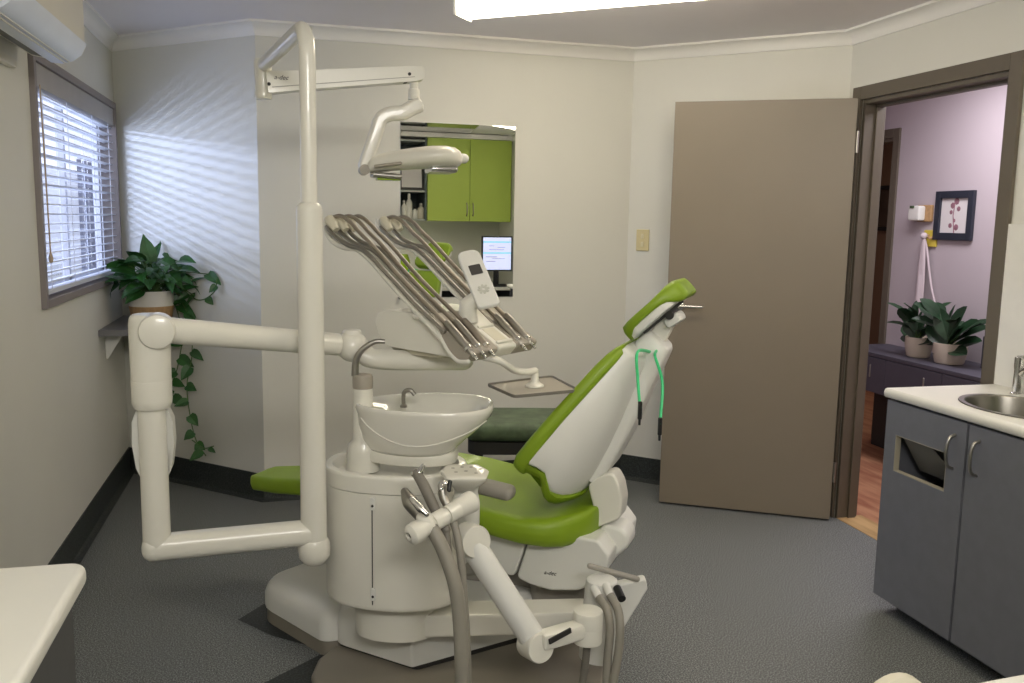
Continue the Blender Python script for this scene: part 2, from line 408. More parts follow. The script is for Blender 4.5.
# ------------------------------------------------------------------ window
wn = B(); fw = .034
for y in (WY0+fw/2, WY1-fw/2): wn.box((XL-.025, y, (WZ0+WZ1)/2), (.09, fw, WZ1-WZ0), .004)
for z in (WZ0+fw/2, WZ1-fw/2): wn.box((XL-.025, (WY0+WY1)/2, z), (.09, WY1-WY0-2*fw, fw), .004)
m_wf = mat('window_frame_paint', '#8b8382', .5, var=.03)
win = struct('window_1', wn, m_wf)
b = B()
for y in (WY0+fw+.02, (WY0+WY1)/2, WY1-fw-.02): b.box((XL-.085, y, (WZ0+WZ1)/2), (.03, .035, WZ1-WZ0-2*fw))
for z in (WZ0+fw+.018, WZ1-fw-.018): b.box((XL-.085, (WY0+WY1)/2, z), (.03, WY1-WY0-2*fw, .035))
b.build('sash', mat('sash_paint', '#c9cad0', .5), win)
b = B(); b.quad(*[(XL-.085, y, z) for y, z in ((WY0+fw, WZ0+fw), (WY1-fw, WZ0+fw), (WY1-fw, WZ1-fw), (WY0+fw, WZ1-fw))]); b.build('pane', m_glass, win)
bl = thing('window_blind', 'white horizontal slat blind hanging in the grey framed window', 'blind', (XL-.02, (WY0+WY1)/2, WZ0+fw))
y0, y1 = WY0+fw+.006, WY1-fw-.006; yc = (y0+y1)/2
b = B(); b.box((XL-.012, yc, WZ1-fw-.045), (.045, y1-y0, .088), .004); b.build('head_rail', mat('pelmet', '#a9a5a3', .5), bl)
b = B(); z = WZ1-fw-.105
sl = math.radians(5)
while z > WZ0+fw+.05:
    dx = .021*math.cos(sl); dz = .021*math.sin(sl)
    for k, (u, v) in enumerate(((-1, 0), (0, 1))):
        z_ = lambda t: z+dz*t+.003*(1-t*t)
        b.quad((XL-.02+dx*u, y0, z_(u)), (XL-.02+dx*u, y1, z_(u)), (XL-.02+dx*v, y1, z_(v)), (XL-.02+dx*v, y0, z_(v)))
    z -= .038
o = b.build('slats', m_blind, bl, ang=60); 
mo = o.modifiers.new('thickness', 'SOLIDIFY'); mo.thickness = .0022
b = B(); b.box((XL-.02, yc, WZ0+fw+.022), (.045, y1-y0, .02), .004); b.build('bottom_rail', m_blind, bl)
for y in (y0+.12, yc-.25, yc+.25, y1-.12):
    b = B(); b.tube([(XL-.042, y, WZ0+fw+.03), (XL-.042, y, WZ1-fw-.09), (XL+.003, y, WZ1-fw-.09), (XL+.003, y, WZ0+fw+.03)], .0016, n=6); b.build('ladder_cord', m_blind, bl)
b = B(); b.tube([(XL+.02, y0+.05, 1.30), (XL+.014, y0+.05, WZ1-fw-.08)], .003, n=8); b.lathe([(.001, 0), (.007, .004), (.009, .02), (.003, .04)], (XL+.02, y0+.05, 1.265)); b.build('tilt_cord', mat('cord_tassel', '#b9a58c', .6), bl)
# outside, seen between the slats
b = B(); b.box((-6.2, 27, 1.2), (.2, 12, 2.8)); tag(b.build('neighbouring_wall', m_outw), 'pale rendered wall outside beyond the window blind', 'wall')
b = B()
for k in range(4): b.box((-3.2, 15.5+k*.4, 1.05), (.05, .09, 2.5))
for k in range(16): b.box((-3.2, 16.1, .1+k*.15), (.03, 1.25, .06))
tag(b.build('outdoor_screen', m_outd), 'dark slatted screen outside behind the window blind', 'screen')
b = B(); b.quad((-9, 0, -.2), (XL-.15, 0, -.2), (XL-.15, 34, -.2), (-9, 34, -.2)); struct('ground_outside', b, m_outg)

# ------------------------------------------------------------------ ceiling lights
def batten(c, ang, L, label, m=m_tube):
    t = thing('ceiling_light', label, 'light', (c[0], c[1], ZC-.085), ang, 'ceiling batten lights')
    F = frame((c[0], c[1], 0), ang)
    b = B(F); b.box((0, 0, ZC-.008), (L, .13, .016), .003); b.build('backing_tray', m_white2, t)
    b = B(F); b.loft([[(x, y, z) for y, z in rpoly([(-.07, ZC-.016), (-.07, ZC-.06), (-.05, ZC-.085), (.05, ZC-.085), (.07, ZC-.06), (.07, ZC-.016)], .012)] for x in (-L/2+.014, L/2-.014)]); b.build('diffuser', m, t)
    for s in (-1, 1):
        b = B(F); b.box((s*(L/2-.006), 0, ZC-.05), (.014, .15, .085), .004); b.build('end_cap', m_white2, t)
    return t
e0 = atz(461.5, 12.5, 2.32); dirn = V((math.cos(math.radians(-38)), math.sin(math.radians(-38)), 0)); cl = e0+dirn*.64+V((-dirn.y, dirn.x, 0))*.0
batten((cl.x, cl.y), math.radians(-38), 1.28, 'long lit fluorescent batten on the ceiling above the mirror')
batten((1.78, 1.5), math.radians(-38), 1.28, 'second lit batten on the ceiling over the green cupboards, seen in the mirror', m_tube)

# ------------------------------------------------------------------ air conditioner
ac = thing('air_conditioner', 'cream split air conditioner on the wall above the blind', 'air conditioner', (XL, 3.05, 2.0))
ya, yb = 2.62, 3.50
pr = [(0, 2.03), (.05, 2.0), (.13, 1.988), (.2, 2.006), (.222, 2.04), (.222, 2.27), (.2, 2.30), (0, 2.30)]
b = B(); b.loft([[(XL+x*k, y, z) for x, z in rpoly(pr, [0, .01, .03, .03, .03, .02, .02, 0], 4)] for y, k in ((ya, .97), (ya+.015, 1), (yb-.015, 1), (yb, .97))]); b.build('casing', m_ac, ac)
b = B(); b.loft([[(XL+x, y, z) for x, z in [(.115, 1.976), (.15, 1.974), (.185, 1.984), (.213, 2.006), (.228, 2.036), (.230, 2.046), (.222, 2.046), (.2, 2.02), (.115, 1.988)]] for y in (ya+.03, yb-.03)]); b.build('louvre', m_louv, ac)
b = B(); b.box((XL+.098, (ya+yb)/2-.03, 1.989), (.05, yb-ya-.16, .012), rot=(0, math.radians(10), 0)); b.build('air_slot', m_black, ac)
b = B()
for k in range(5):
    t_ = .15+.16*k; x_ = XL+.15+.078*t_; z_ = 1.9735+.066*t_**1.9; b.box((x_, (ya+yb)/2, z_), (.005, yb-ya-.08, .005), .001)
b.build('louvre_rib', m_white2, ac)
b = B(); b.bar((XL+.012, 2.2, 1.955), (XL+.012, 3.40, 1.955), .024, .03, .004); tag(b.build('cable_duct', m_ac), 'narrow cream cable duct on the wall under the air conditioner', 'duct')

# ------------------------------------------------------------------ mirror, switch, hook
bd = (pC-pB).normalized(); bn = V((bd.y, -bd.x))
def onB(px, py, off=.004):
    d = ray(px, py); o = V((pB.x, pB.y, 0)); n = V((bn.x, bn.y, 0)); t = ((o-CAM).dot(n)+off)/d.dot(n); return CAM+d*t
m0 = onB(400.5, 121.5); m1 = onB(515.5, 123); zt, zb = m0.z, onB(514, 296.5).z
mc = V(((m0.x+m1.x)/2, (m0.y+m1.y)/2, (zt+zb)/2)); mw = (m1-m0).length
mi = thing('wall_mirror', 'frameless rectangular mirror on the back wall behind the delivery head', 'mirror', (mc.x, mc.y, zb))
ra = math.atan2(bd.y, bd.x)
b = B(); b.box((mc.x, mc.y, mc.z), (mw, .006, zt-zb), rot=(0, 0, ra)); b.build('mirror_glass', m_mirror, mi)
b = B(); q = mc-V((bn.x, bn.y, 0))*.0045; b.box(q, (mw-.006, .003, zt-zb-.006), rot=(0, 0, ra)); b.build('backing', m_dark, mi)
q = onB(400, 297, 0); b = B(); b.lathe([(.011, 0), (.011, .003), (.006, .006), (.005, .02), (.009, .024), (.009, .03), (.001, .032)], q, V((bn.x, bn.y, 0))); tag(b.build('wall_hook', m_chrome), 'tiny round hook on the back wall below the mirror corner', 'hook')
cdv = (pD-pC).normalized(); cn = V((cdv.y, -cdv.x)); 
def onC(px, py, off=0):
    d = ray(px, py); n = V((cn.x, cn.y, 0)); t = ((V((pC.x, pC.y, 0))-CAM).dot(n)+off)/d.dot(n); return CAM+d*t
q0 = onC(636, 229); q1 = onC(650, 251.5); sc_ = (q0+q1)/2; rc = math.atan2(cdv.y, cdv.x); nv = V((cn.x, cn.y, 0))
sw = thing('light_switch', 'almond double light switch plate on the wall beside the open door', 'switch', sc_-V((0, 0, .06)))
b = B(); b.box(sc_+nv*.005, (.074, .01, .118), .004, rot=(0, 0, rc)); b.build('switch_plate', m_almond, sw)
for z in (.022, -.022):
    b = B(); b.box(sc_+nv*.012+V((0, 0, z)), (.016, .008, .026), .003, rot=(0, 0, rc)); b.build('rocker', mat('pale_almond', '#dcd3b4', .35), sw)

# ------------------------------------------------------------------ sink unit on the right
CX, CY, CT = 2.15, 2.79, .862
sk = thing('sink_cabinet', 'blue grey cabinet with a waste opening under the white sink worktop', 'cabinet', (2.4, 2.2, 0))
b = B(); x0 = CX+.035
b.box(((x0+XR)/2+.0, CY-.019, (CT-.036+.062)/2), (XR-x0-.012, .018, CT-.036-.062), .001)
for y in (CY-.9, CY-1.6): b.box(((x0+XR)/2, y, .44), (XR-x0-.012, .018, CT-.1), .001)
b.box((XR-.015, CY-.8, .44), (.01, 1.6, CT-.1)); b.box(((x0+XR)/2, CY-.8, .071), (XR-x0-.012, 1.58, .018)); b.build('carcass', m_cab, sk)
b = B(); b.box((CX+.11, CY-.84, .033), (.02, 1.6, .066)); b.box(((CX+.1+XR)/2, CY-.05, .033), (XR-CX-.13, .018, .066)); b.build('kick_board', m_base, sk)
def cabdoor(ya, yb, hole=None):
    z0, z1 = .064, CT-.042; b = B(); X = CX+.018
    if not hole: b.box((X, (ya+yb)/2, (z0+z1)/2), (.018, abs(yb-ya)-.004, z1-z0), .0015)
    else:
        h0_, h1_, k0, k1 = hole   # y near, y far, z0, z1
        lo, hi = min(ya, yb)+.002, max(ya, yb)-.002
        b.box((X, (hi+h1_)/2, (z0+z1)/2), (.018, hi-h1_, z1-z0)); b.box((X, (lo+h0_)/2, (z0+z1)/2), (.018, h0_-lo, z1-z0))
        b.box((X, (h0_+h1_)/2, (k1+z1)/2), (.018, h1_-h0_, z1-k1)); b.box((X, (h0_+h1_)/2, (z0+k0)/2), (.018, h1_-h0_, k0-z0))
    return b.build('door', m_cab, sk)
def pull(y, z0, z1, d):
    b = B(); X = CX+.008; b.tube([(X, y, z1), (X-.022, y, z1-.012), (X-.03, y, (z0+z1)/2), (X-.022, y, z0+.012), (X, y, z0)], .0055, smooth=6, caps='round'); b.build('handle', m_steel, d)
d1 = cabdoor(CY-.012, 2.374, (2.455, 2.718, .563, .70)); pull(2.425, .655, .77, d1)
d2 = cabdoor(2.368, 1.95); pull(2.318, .66, .775, d2)
d3 = cabdoor(1.944, 1.53); pull(1.6, .66, .775, d3)
b = B()
for ys, zs, sy, sz in ((2.7165, .6315, .003, .137), (2.4565, .6315, .003, .137), (2.5865, .6985, .263, .003), (2.5865, .5645, .263, .003)): b.box((CX+.0205, ys, zs), (.022, sy, sz))
b.build('opening_trim', mat('trim_beige', '#a29c8b', .5), d1)
b = B(); b.quad((CX+.04, 2.71, .70), (CX+.04, 2.46, .70), (CX+.22, 2.46, .56), (CX+.22, 2.71, .56)); b.quad((CX+.035, 2.71, .69), (CX+.035, 2.6, .71), (CX+.12, 2.46, .56), (CX+.12, 2.71, .56)); b.build('waste_chute', m_hosed, sk)
b = B(); b.lathe([(.1, 0), (.13, .42), (.135, .43), (.125, .43), (.097, .01)], (CX+.22, 2.58, .085)); tag(b.build('waste_bin', m_black), 'dark waste bin inside the sink cabinet behind its opening', 'bin')
# worktop with a round cut-out for the bowl
SC = V((2.395, 2.385)); SRx, SRy = .165, .21
wt = thing('sink_worktop', 'white rounded edge worktop with an inset steel sink bowl', 'worktop', (2.4, 2.2, CT-.034))
b = B()
xa, xb_, yl, yh = CX, XR-.002, 1.2, CY-.002
n = 48; rim = [(SC.x+SRx*math.cos(2*PI*k/n), SC.y+SRy*math.sin(2*PI*k/n)) for k in range(n)]
def toedge(k):
    dx, dy = math.cos(2*PI*k/n), math.sin(2*PI*k/n); ts = []
    if dx > 1e-6: ts.append((xb_-SC.x)/dx)
    if dx < -1e-6: ts.append((xa+.012-SC.x)/dx)
    if dy > 1e-6: ts.append((yh-SC.y)/dy)
    if dy < -1e-6: ts.append((2.0-SC.y)/dy)
    t = min(ts); return (SC.x+dx*t, SC.y+dy*t)
edge = [toedge(k) for k in range(n)]
cs = [(xb_, yh), (xa+.012, yh), (xa+.012, 2.0), (xb_, 2.0)]
for c_ in cs:
    k = min(range(n), key=lambda i: (edge[i][0]-c_[0])**2+(edge[i][1]-c_[1])**2); edge[k] = c_
for k in range(n):
    k2 = (k+1) % n
    for z, fl in ((CT, 0), (CT-.034, 1)): b.quad((*rim[k], z), (*rim[k2], z), (*edge[k2], z), (*edge[k], z))
    b.quad((*rim[k], CT), (*rim[k2], CT), (*rim[k2], CT-.034), (*rim[k], CT-.034))
b.quad((xa+.012, 2.0, CT), (xb_, 2.0, CT), (xb_, yl, CT), (xa+.012, yl, CT)); b.quad((xa+.012, 2.0, CT-.034), (xb_, 2.0, CT-.034), (xb_, yl, CT-.034), (xa+.012, yl, CT-.034))
prf = [(xa+.012, CT), (xa+.004, CT-.003), (xa, CT-.010), (xa-.001, CT-.018), (xa+.002, CT-.030), (xa+.008, CT-.034), (xa+.012, CT-.034)]
b.loft([[(x, y, z) for x, z in prf] for y in (yl, yh)], cap=True, closed=False)
b.quad((xa+.012, yh, CT), (xb_, yh, CT), (xb_, yh, CT-.034), (xa+.012, yh, CT-.034))
b.build('top', m_top, wt, 50)
b = B(); rings = []
for k, (f, z) in enumerate([(1.10, CT+.0005), (1.09, CT+.004), (1.0, CT+.004), (.97, CT-.002), (.93, CT-.06), (.86, CT-.115), (.7, CT-.135), (.1, CT-.14)]):
    rings.append([(SC.x+SRx*f*math.cos(2*PI*j/n), SC.y+SRy*f*math.sin(2*PI*j/n), z) for j in range(n)])
b.loft(rings, cap=False); b.build('sink_bowl', m_sink, wt)
b = B(); b.lathe([(.024, 0), (.024, .003), (.012, .003), (.0001, .001)], (SC.x, SC.y, CT-.1395)); b.build('drain', m_chrome, wt)
tp = thing('basin_tap', 'chrome mixer tap standing behind the steel sink', 'tap', (2.565, 2.595, CT))
b = B(); c_ = V((2.565, 2.595, CT)); b.lathe([(.027, 0), (.027, .006), (.02, .01), (.019, .09), (.021, .1), (.021, .135), (.012, .142)], c_); b.tube([c_+V((0, 0, .07)), c_+V((-.02, -.05, .1)), c_+V((-.06, -.13, .1)), c_+V((-.066, -.142, .085))], .012, smooth=5); b.build('spout', m_chrome, tp)
b = B(); b.bar(c_+V((0, 0, .137)), c_+V((.0, -.09, .165)), .018, .008, .003); b.build('lever', m_chrome, tp)
b = B(); b.box((XR-.0075, 2.0, (CT+1.477)/2), (.012, 1.62, 1.477-CT), .002); tag(b.build('splashback', mat('splash_white', '#e6e5df', .25)), 'white splashback panel on the wall above the sink worktop', 'splashback')

# ------------------------------------------------------------------ bench at left, trolley and stool at the lower edge
LB = V((-.333, 1.545)); LZ = .88
lb = thing('bench_worktop', 'white round cornered bench worktop by the left wall', 'worktop', ((XL+LB.x)/2, .5, LZ-.034))
b = B(); poly = rpoly([(XL+.002, YN+.01), (LB.x, YN+.01), (LB.x, LB.y), (XL+.002, LB.y)], [0, 0, .035, 0], 6); b.prism(poly, (0, 0, LZ-.034), (1, 0, 0), (0, 1, 0), .034, .012, 4); b.build('top', m_top, lb, 50)
lc = thing('bench_cabinet', 'dark grey bench cabinet under the left white worktop', 'cabinet', ((XL+LB.x)/2, .4, 0))
b = B(); b.box(((XL+LB.x)/2-.012, .33, .46), (LB.x-XL-.04, 2.33, .76), .002); b.build('carcass', m_cabd, lc)
for k in range(4):
    b = B(); b.box((LB.x-.022, 1.475-.29-k*.58, .46), (.018, .575, .75), .0015); d_ = b.build('door', m_cabd, lc)
    b = B(); b.tube([(LB.x-.013, .94-k*.58, .77), (LB.x+.012, .94-k*.58, .75), (LB.x+.012, .94-k*.58, .66), (LB.x-.013, .94-k*.58, .64)], .005, smooth=5); b.build('handle', m_steel, d_)
b = B(); b.box(((XL+LB.x)/2-.04, .33, .04), (LB.x-XL-.1, 2.3, .08)); b.build('kick_board', m_base, lc)
tz = .70
c0 = atz(975, 681.5, tz); c1 = atz(1024, 672.5, tz)
td = (c1-c0); td.z = 0; td.normalize(); tn = V((td.y, -td.x, 0))
tr = thing('mobile_cabinet', 'cream topped mobile cabinet at the lower right corner of the view', 'cabinet', (*(c0+td*.25+tn*.2).xy, 0))
F = Matrix((td, -tn, V((0, 0, 1)))).transposed().to_4x4(); F.translation = (c0.x, c0.y, 0)
b = B(F); b.prism(rrect(.27, .22, .03, 5, .25, -.22), (0, 0, tz-.025), (1, 0, 0), (0, 1, 0), .025, .008); b.build('top', m_top, tr)
b = B(F); b.box((.25, -.22, .36), (.46, .38, .6), .006); b.build('carcass', m_cab, tr)
for k in range(3):
    b = B(F); b.box((.25, -.02, .17+k*.19), (.45, .02, .18), .003); d_ = b.build('drawer', m_cab, tr)
    b = B(F); b.bar((.17, -.005, .2+k*.19), (.33, -.005, .2+k*.19), .012, .012, .003); b.build('handle', m_steel, d_)
for sx in (.06, .44):
    for sy in (-.06, -.38):
        b = B(F); b.tube([(sx-.012, sy, .03), (sx+.012, sy, .03)], .03, n=18); b.box((sx, sy, .055), (.03, .03, .02)); b.build('castor', m_black, tr)
sc0 = atz(904, 677, .70)
st = thing('low_back_stool', 'cream backed stool just in view at the lower edge beside the mobile cabinet', 'stool', (sc0.x-.03, sc0.y-.26, 0))
bx, by = sc0.x-.03, sc0.y-.26
b = B(); b.lathe([(.02, .09), (.03, .1), (.025, .14), (.022, .42), (.05, .44), (.05, .455)], (bx, by, 0)); b.build('pedestal', m_chrome, st)
b = B(); b.lathe([(.05, .455), (.17, .455), (.19, .475), (.19, .51), (.17, .53), (.001, .535)], (bx, by, 0)); b.build('seat', m_cream, st)
b = B(); b.lathe([(.001, 0), (.055, 0), (.066, .012), (.066, .03), (.055, .042), (.001, .045)], (bx+.02, by+.24, .638), (0, 1, 0), sx=1.0, sy=1.0); b.build('backrest', m_cream, st)
b = B(); b.tube([(bx, by+.05, .44), (bx, by+.25, .44), (bx+.012, by+.268, .5), (bx+.02, by+.268, .64)], .012, smooth=5); b.build('back_bracket', m_chrome, st)
for k in range(5):
    t_ = 2*PI*k/5+.3; e_ = V((bx+.17*math.cos(t_), by-.06+.17*math.sin(t_), .065))
    b = B(); b.tube([(bx, by, .1), e_], [.02, .013]); l_ = b.build('leg', m_chrome, st)
    b = B(); b.tube([e_+V((-.012, 0, -.037)), e_+V((.012, 0, -.037))], .028, n=16); b.tube([e_, e_-V((0, 0, .03))], .008); b.build('castor', m_black, l_)
# ================================================================== AREA SEEN IN THE MIRROR
def refl(px, py, Y):
    P = onB(px, py, .007); d = ray(px, py).normalized(); n = V((bn.x, bn.y, 0)); d = d-2*d.dot(n)*n
    return P+d*((Y-P.y)/d.y)
YF = -.35
g0 = refl(427.5, 180, YF); g1 = refl(470, 180, YF); g2 = refl(514, 180, YF)
zlo = refl(470, 221.5, YF).z; zhi = refl(470, 139, YF).z
wc = thing('wall_cupboard', 'lime green double door wall cupboard seen in the mirror', 'cupboard', ((g0.x+g2.x)/2, YN+.2, zlo))
b = B(); X0, X1 = min(g0.x, g2.x), min(max(g0.x, g2.x)+.1, XR-.006)
b.box(((X0+X1)/2, (YN+YF-.02)/2, (zlo+zhi)/2), (X1-X0, YF-.02-YN-.004, zhi-zlo), .002); b.build('carcass', m_lime, wc)
for xa_, xb2, hx in ((g0.x, g1.x, g1.x-.035), (g1.x, min(g2.x, XR-.008), g1.x+.035)):
    b = B(); b.box(((xa_+xb2)/2, YF-.009, (zlo+zhi)/2), (abs(xb2-xa_)-.005, .018, zhi-zlo-.004), .002); d_ = b.build('door', m_lime, wc)
    b = B(); b.tube([(hx, YF, zlo+.20), (hx, YF+.025, zlo+.17), (hx, YF+.025, zlo+.09), (hx, YF, zlo+.06)], .006, smooth=4); b.build('handle', m_steel, d_)
b = B(); b.box(((X0-.45+X1)/2, (YN+YF)/2+.012, (zhi+ZC)/2-.004), (X1-X0+.45, YF-YN+.03, ZC-zhi-.01), .004); struct('trim_12', b, m_corn)
b = B(); b.prism([(.85, -.33), (2.15, -.33), (1.98, .98), (.85, .98)], (0, 0, ZC-.006), (1, 0, 0), (0, 1, 0), .008); struct('trim_13', b, mat('added_gloss_reflector', '#8f918c', .04, .8, var=0))  # made-up reflector under the ceiling, doubles the green cupboards in the mirror
# open shelves left of the doors
g3 = refl(400, 180, YF); oX0, oX1 = g0.x-.42, g0.x-.006
os_ = thing('open_shelf_unit', 'open grey wall shelf unit beside the lime cupboard, seen in the mirror', 'shelf', ((oX0+oX1)/2, YN+.2, zlo))
b = B()
for x in (oX0+.01, oX1-.01): b.box((x, (YN+YF)/2, (zlo+zhi)/2), (.018, YF-YN-.01, zhi-zlo))
b.box(((oX0+oX1)/2, YN+.008, (zlo+zhi)/2), (oX1-oX0-.04, .01, zhi-zlo)); b.build('carcass', m_shelfd, os_)
sz = [zlo+.01, refl(412, 191, YF).z, refl(412, 139, YF).z-.012]
for z in sz:
    b = B(); b.box(((oX0+oX1)/2, (YN+YF)/2, z), (oX1-oX0-.04, YF-YN-.02, .018)); b.build('shelf', mat('pale_edge', '#b9beb6', .5), os_)
zz = sz[1]+.01
b = B(); xq = (refl(402, 180, YF).x+refl(424, 180, YF).x)/2
fr = thing('framed_certificate', 'dark framed certificate leaning on the upper open shelf in the mirror', 'certificate', (xq, YF-.1, zz))
b = B(); b.box((xq, YF-.1, zz+.17), (.27, .015, .33), .003, rot=(math.radians(7), 0, 0)); b.build('picture_frame', m_black, fr)
b = B(); b.box((xq, YF-.0905, zz+.17), (.22, .003, .28), rot=(math.radians(7), 0, 0)); b.build('paper', m_print, fr)
def bottle(x, y, z, r, h, m, capm, label):
    t = thing('bottle', label, 'bottle', (x, y, z), 0, 'bottles on the lower open shelf')
    b = B(); b.lathe([(r*.9, 0), (r, .006), (r, h*.62), (r*.8, h*.7), (r*.4, h*.78), (r*.4, h*.84)], (x, y, z)); b.build('body', m, t)
    b = B(); b.lathe([(r*.5, h*.82), (r*.5, h*.95), (r*.35, h)], (x, y, z)); b.build('cap', capm, t)
zl = sz[0]+.01
for px, r, h, m, cm, lab in ((404, .03, .2, m_porc, m_steel, 'short white bottle at the end of the lower open shelf'), (409, .036, .27, m_porc, m_porc, 'tall white pump bottle on the lower open shelf'), (415, .03, .13, m_white2, m_black, 'squat white jar with black lid on the lower open shelf'), (421, .042, .17, m_cream, m_steel, 'wide cream tub with a metal lid on the lower open shelf')):
    x = refl(px, 210, YF-.1).x; bottle(x, YF-.1, zl, r, h, m, cm, lab)
# desk, monitor, keyboard and the rest
YD = -.12
dz = refl(460, 287.5, YD).z
dk = thing('desk', 'white topped desk under the lime cupboard, seen in the mirror', 'desk', (1.7, -.5, 0))
b = B(); b.box((1.55, (YN+YD)/2+.002, dz-.018), (2.15, YD-YN-.006, .036), .008); b.build('top', m_top, dk)
for x in (.5, 2.6):
    b = B(); b.box((x, (YN+YD)/2, (dz-.036)/2), (.03, YD-YN-.06, dz-.038)); b.build('end_panel', m_cabd, dk)
b = B(); b.box((1.55, YN+.03, (dz-.036)/2), (2.05, .02, dz-.04)); b.build('back_panel', m_black, dk)
YM = -.28
n0 = refl(482, 236, YM); n1 = refl(482, 271, YM); mx0 = n0.x; mx1 = min(mx0+.5, XR-.008)
mo_ = thing('monitor', 'black framed computer monitor showing an appointment page on the desk', 'monitor', ((mx0+mx1)/2, YM, dz))
b = B(); b.box(((mx0+mx1)/2, YM-.012, (n0.z+n1.z)/2), (mx1-mx0, .03, n0.z-n1.z), .006); b.build('housing', m_black, mo_)
w_, h_ = mx1-mx0-.03, n0.z-n1.z-.03; xc_, zc_ = (mx0+mx1)/2, (n0.z+n1.z)/2
b = B(); b.box((xc_, YM+.0035, zc_), (w_, .002, h_)); scn = b.build('screen', m_screen, mo_)
b = B()
for fz in (.36, .02): b.box((xc_, YM+.005, zc_+h_*fz), (w_, .001, h_*.05))
b.build('screen_bars', m_scyan, scn)
b = B()
for fz, f0, f1 in ((.24, -.3, -.1), (.2, 0, .3), (.12, -.3, .25), (-.1, -.4, .0), (-.16, -.2, .3), (-.24, -.4, -.05)): b.box((xc_+w_*(f0+f1)/2, YM+.005, zc_+h_*fz), (w_*(f1-f0), .001, h_*.025))
b.build('screen_lines', m_sgrey, scn)
b = B(); b.bar((xc_, YM-.03, dz+.01), (xc_, YM-.03, zc_-.05), .06, .02, .004, up=(0, 1, 0)); b.box((xc_, YM-.03, dz+.006), (.24, .18, .012), .005); b.build('stand', m_black, mo_)
kb = thing('keyboard', 'black keyboard lying in front of the monitor', 'keyboard', (xc_-.1, YD-.13, dz))
b = B(); b.box((xc_-.1, YD-.13, dz+.01), (.43, .14, .016), .004, rot=(math.radians(-4), 0, 0)); b.build('case', m_black, kb)
b = B()
for i in range(14):
    for j in range(4): b.box((xc_-.1-.19+i*.029, YD-.13-.045+j*.03, dz+.021-(j-1.5)*-.0), (.023, .023, .006), .001)
b.build('keys', m_dark, kb)
x = refl(441, 276, -.5).x
b = B(); b.box((x, -.5, dz+.055), (.3, .2, .11), .008); tag(b.build('storage_box', m_white2), 'white low box on the desk left of the monitor in the mirror', 'box')
x = refl(427, 275, -.45).x
ph = thing('desk_telephone', 'black telephone on the desk beside the white box', 'telephone', (x, -.45, dz))
b = B(); b.prism([(-.08, 0), (.08, 0), (.08, .03), (-.08, .08)], (x-.06, -.45, dz), (0, 1, 0), (0, 0, 1), .14, .006); b.build('body', m_black, ph)
b = B(); b.tube([(x-.055, -.5, dz+.09), (x-.06, -.45, dz+.105), (x-.055, -.38, dz+.075)], [.018, .012, .018], smooth=4, caps='round'); b.build('handset', m_black, ph)
for px, y, r, h, lab in ((403, -.52, .085, .34, 'tall lime glass vase at the end of the desk in the mirror'), (413, -.4, .08, .15, 'small lime glass bowl on the desk in the mirror')):
    x = refl(px, 260, y).x
    b = B(); b.lathe([(r*.5, 0), (r*.55, .01), (r, h*.55), (r*.9, h*.8), (r*.6, h), (r*.54, h), (r*.84, h*.8), (r*.92, h*.55), (r*.5, .02), (.001, .018)], (x, y, dz)); tag(b.build('vase', m_limeglass), lab, 'vase')

# ================================================================== CORNER SHELF AND POTHOS
SZ = .895
adir = (pB-pA).normalized(); an = V((adir.y, -adir.x)); 
cs_ = thing('corner_shelf', 'grey corner shelf under the window carrying the trailing plant', 'shelf', (XL+.2, 5.0, SZ-.05))
s1 = pA+adir*.62
poly = [(XL+.003, 4.60), (XL+.12, 4.60), (s1.x, s1.y-.004), (pA.x+.003, pA.y-.006)]
b = B(); b.prism(rpoly(poly, [.0, .03, .03, 0]), (0, 0, SZ-.032), (1, 0, 0), (0, 1, 0), .032, .003); b.build('shelf_board', mat('grey_shelf', '#6f6e70', .4, var=.03), cs_)
b = B(); b.prism([(0, 0), (.09, 0), (.012, -.13), (0, -.13)], (XL+.003, 4.75, SZ-.033), (1, 0, 0), (0, 0, 1), -.012, .001); b.build('bracket', m_white2, cs_)
def leafmesh(b, base, tip_dir, nrm, L, W, droop=.25, oval=False):
    t = V(tip_dir).normalized(); nr = V(nrm); s = t.cross(nr)
    if s.length < 1e-3: s = t.orthogonal()
    s.normalize(); nr = s.cross(t).normalized(); P0 = V(base)
    prof = [(0, .0), (.04, .34), (.18, .5), (.4, .47), (.65, .31), (.85, .13), (1, 0)]
    if oval: prof = [(0, 0), (.06, .12), (.25, .36), (.5, .5), (.75, .42), (.92, .2), (1, 0)]
    up = []; lo = []; mid = []
    for u, w in prof:
        c = P0+t*L*u-nr*L*droop*u*u; mid.append(c); up.append(c+s*W*w+nr*W*w*.28-t*(L*.07 if 0 < u < .1 else 0)); lo.append(c-s*W*w+nr*W*w*.28-t*(L*.07 if 0 < u < .1 else 0))
    for k in range(len(prof)-1):
        b.quad(mid[k], up[k], up[k+1], mid[k+1]) if k < len(prof)-2 and k > 0 else b._add([mid[k], up[k] if k else up[k+1], mid[k+1]] if k else [mid[0], up[1], mid[1]], [(0, 1, 2)])
        b.quad(mid[k], mid[k+1], lo[k+1], lo[k]) if k < len(prof)-2 and k > 0 else b._add([mid[k], mid[k+1], lo[k]] if k else [mid[0], mid[1], lo[1]], [(0, 1, 2)])
PD_ = 4.92
pc = aty(152, 318, PD_); px_, py_ = pc.x, PD_
po = thing('pothos_plant', 'trailing pothos in a white and tan pot on the corner shelf', 'plant', (px_, py_, SZ))
pr_ = .113; pt = aty(152, 291, PD_-.05).z; phh = pt-SZ
b = B(); b.lathe([(pr_*.84, phh*.5), (pr_*.97, phh*.5), (pr_, phh), (pr_*.94, phh), (pr_*.9, phh*.9), (.001, phh*.88)], (px_, py_, SZ)); b.build('pot', m_potw, po)
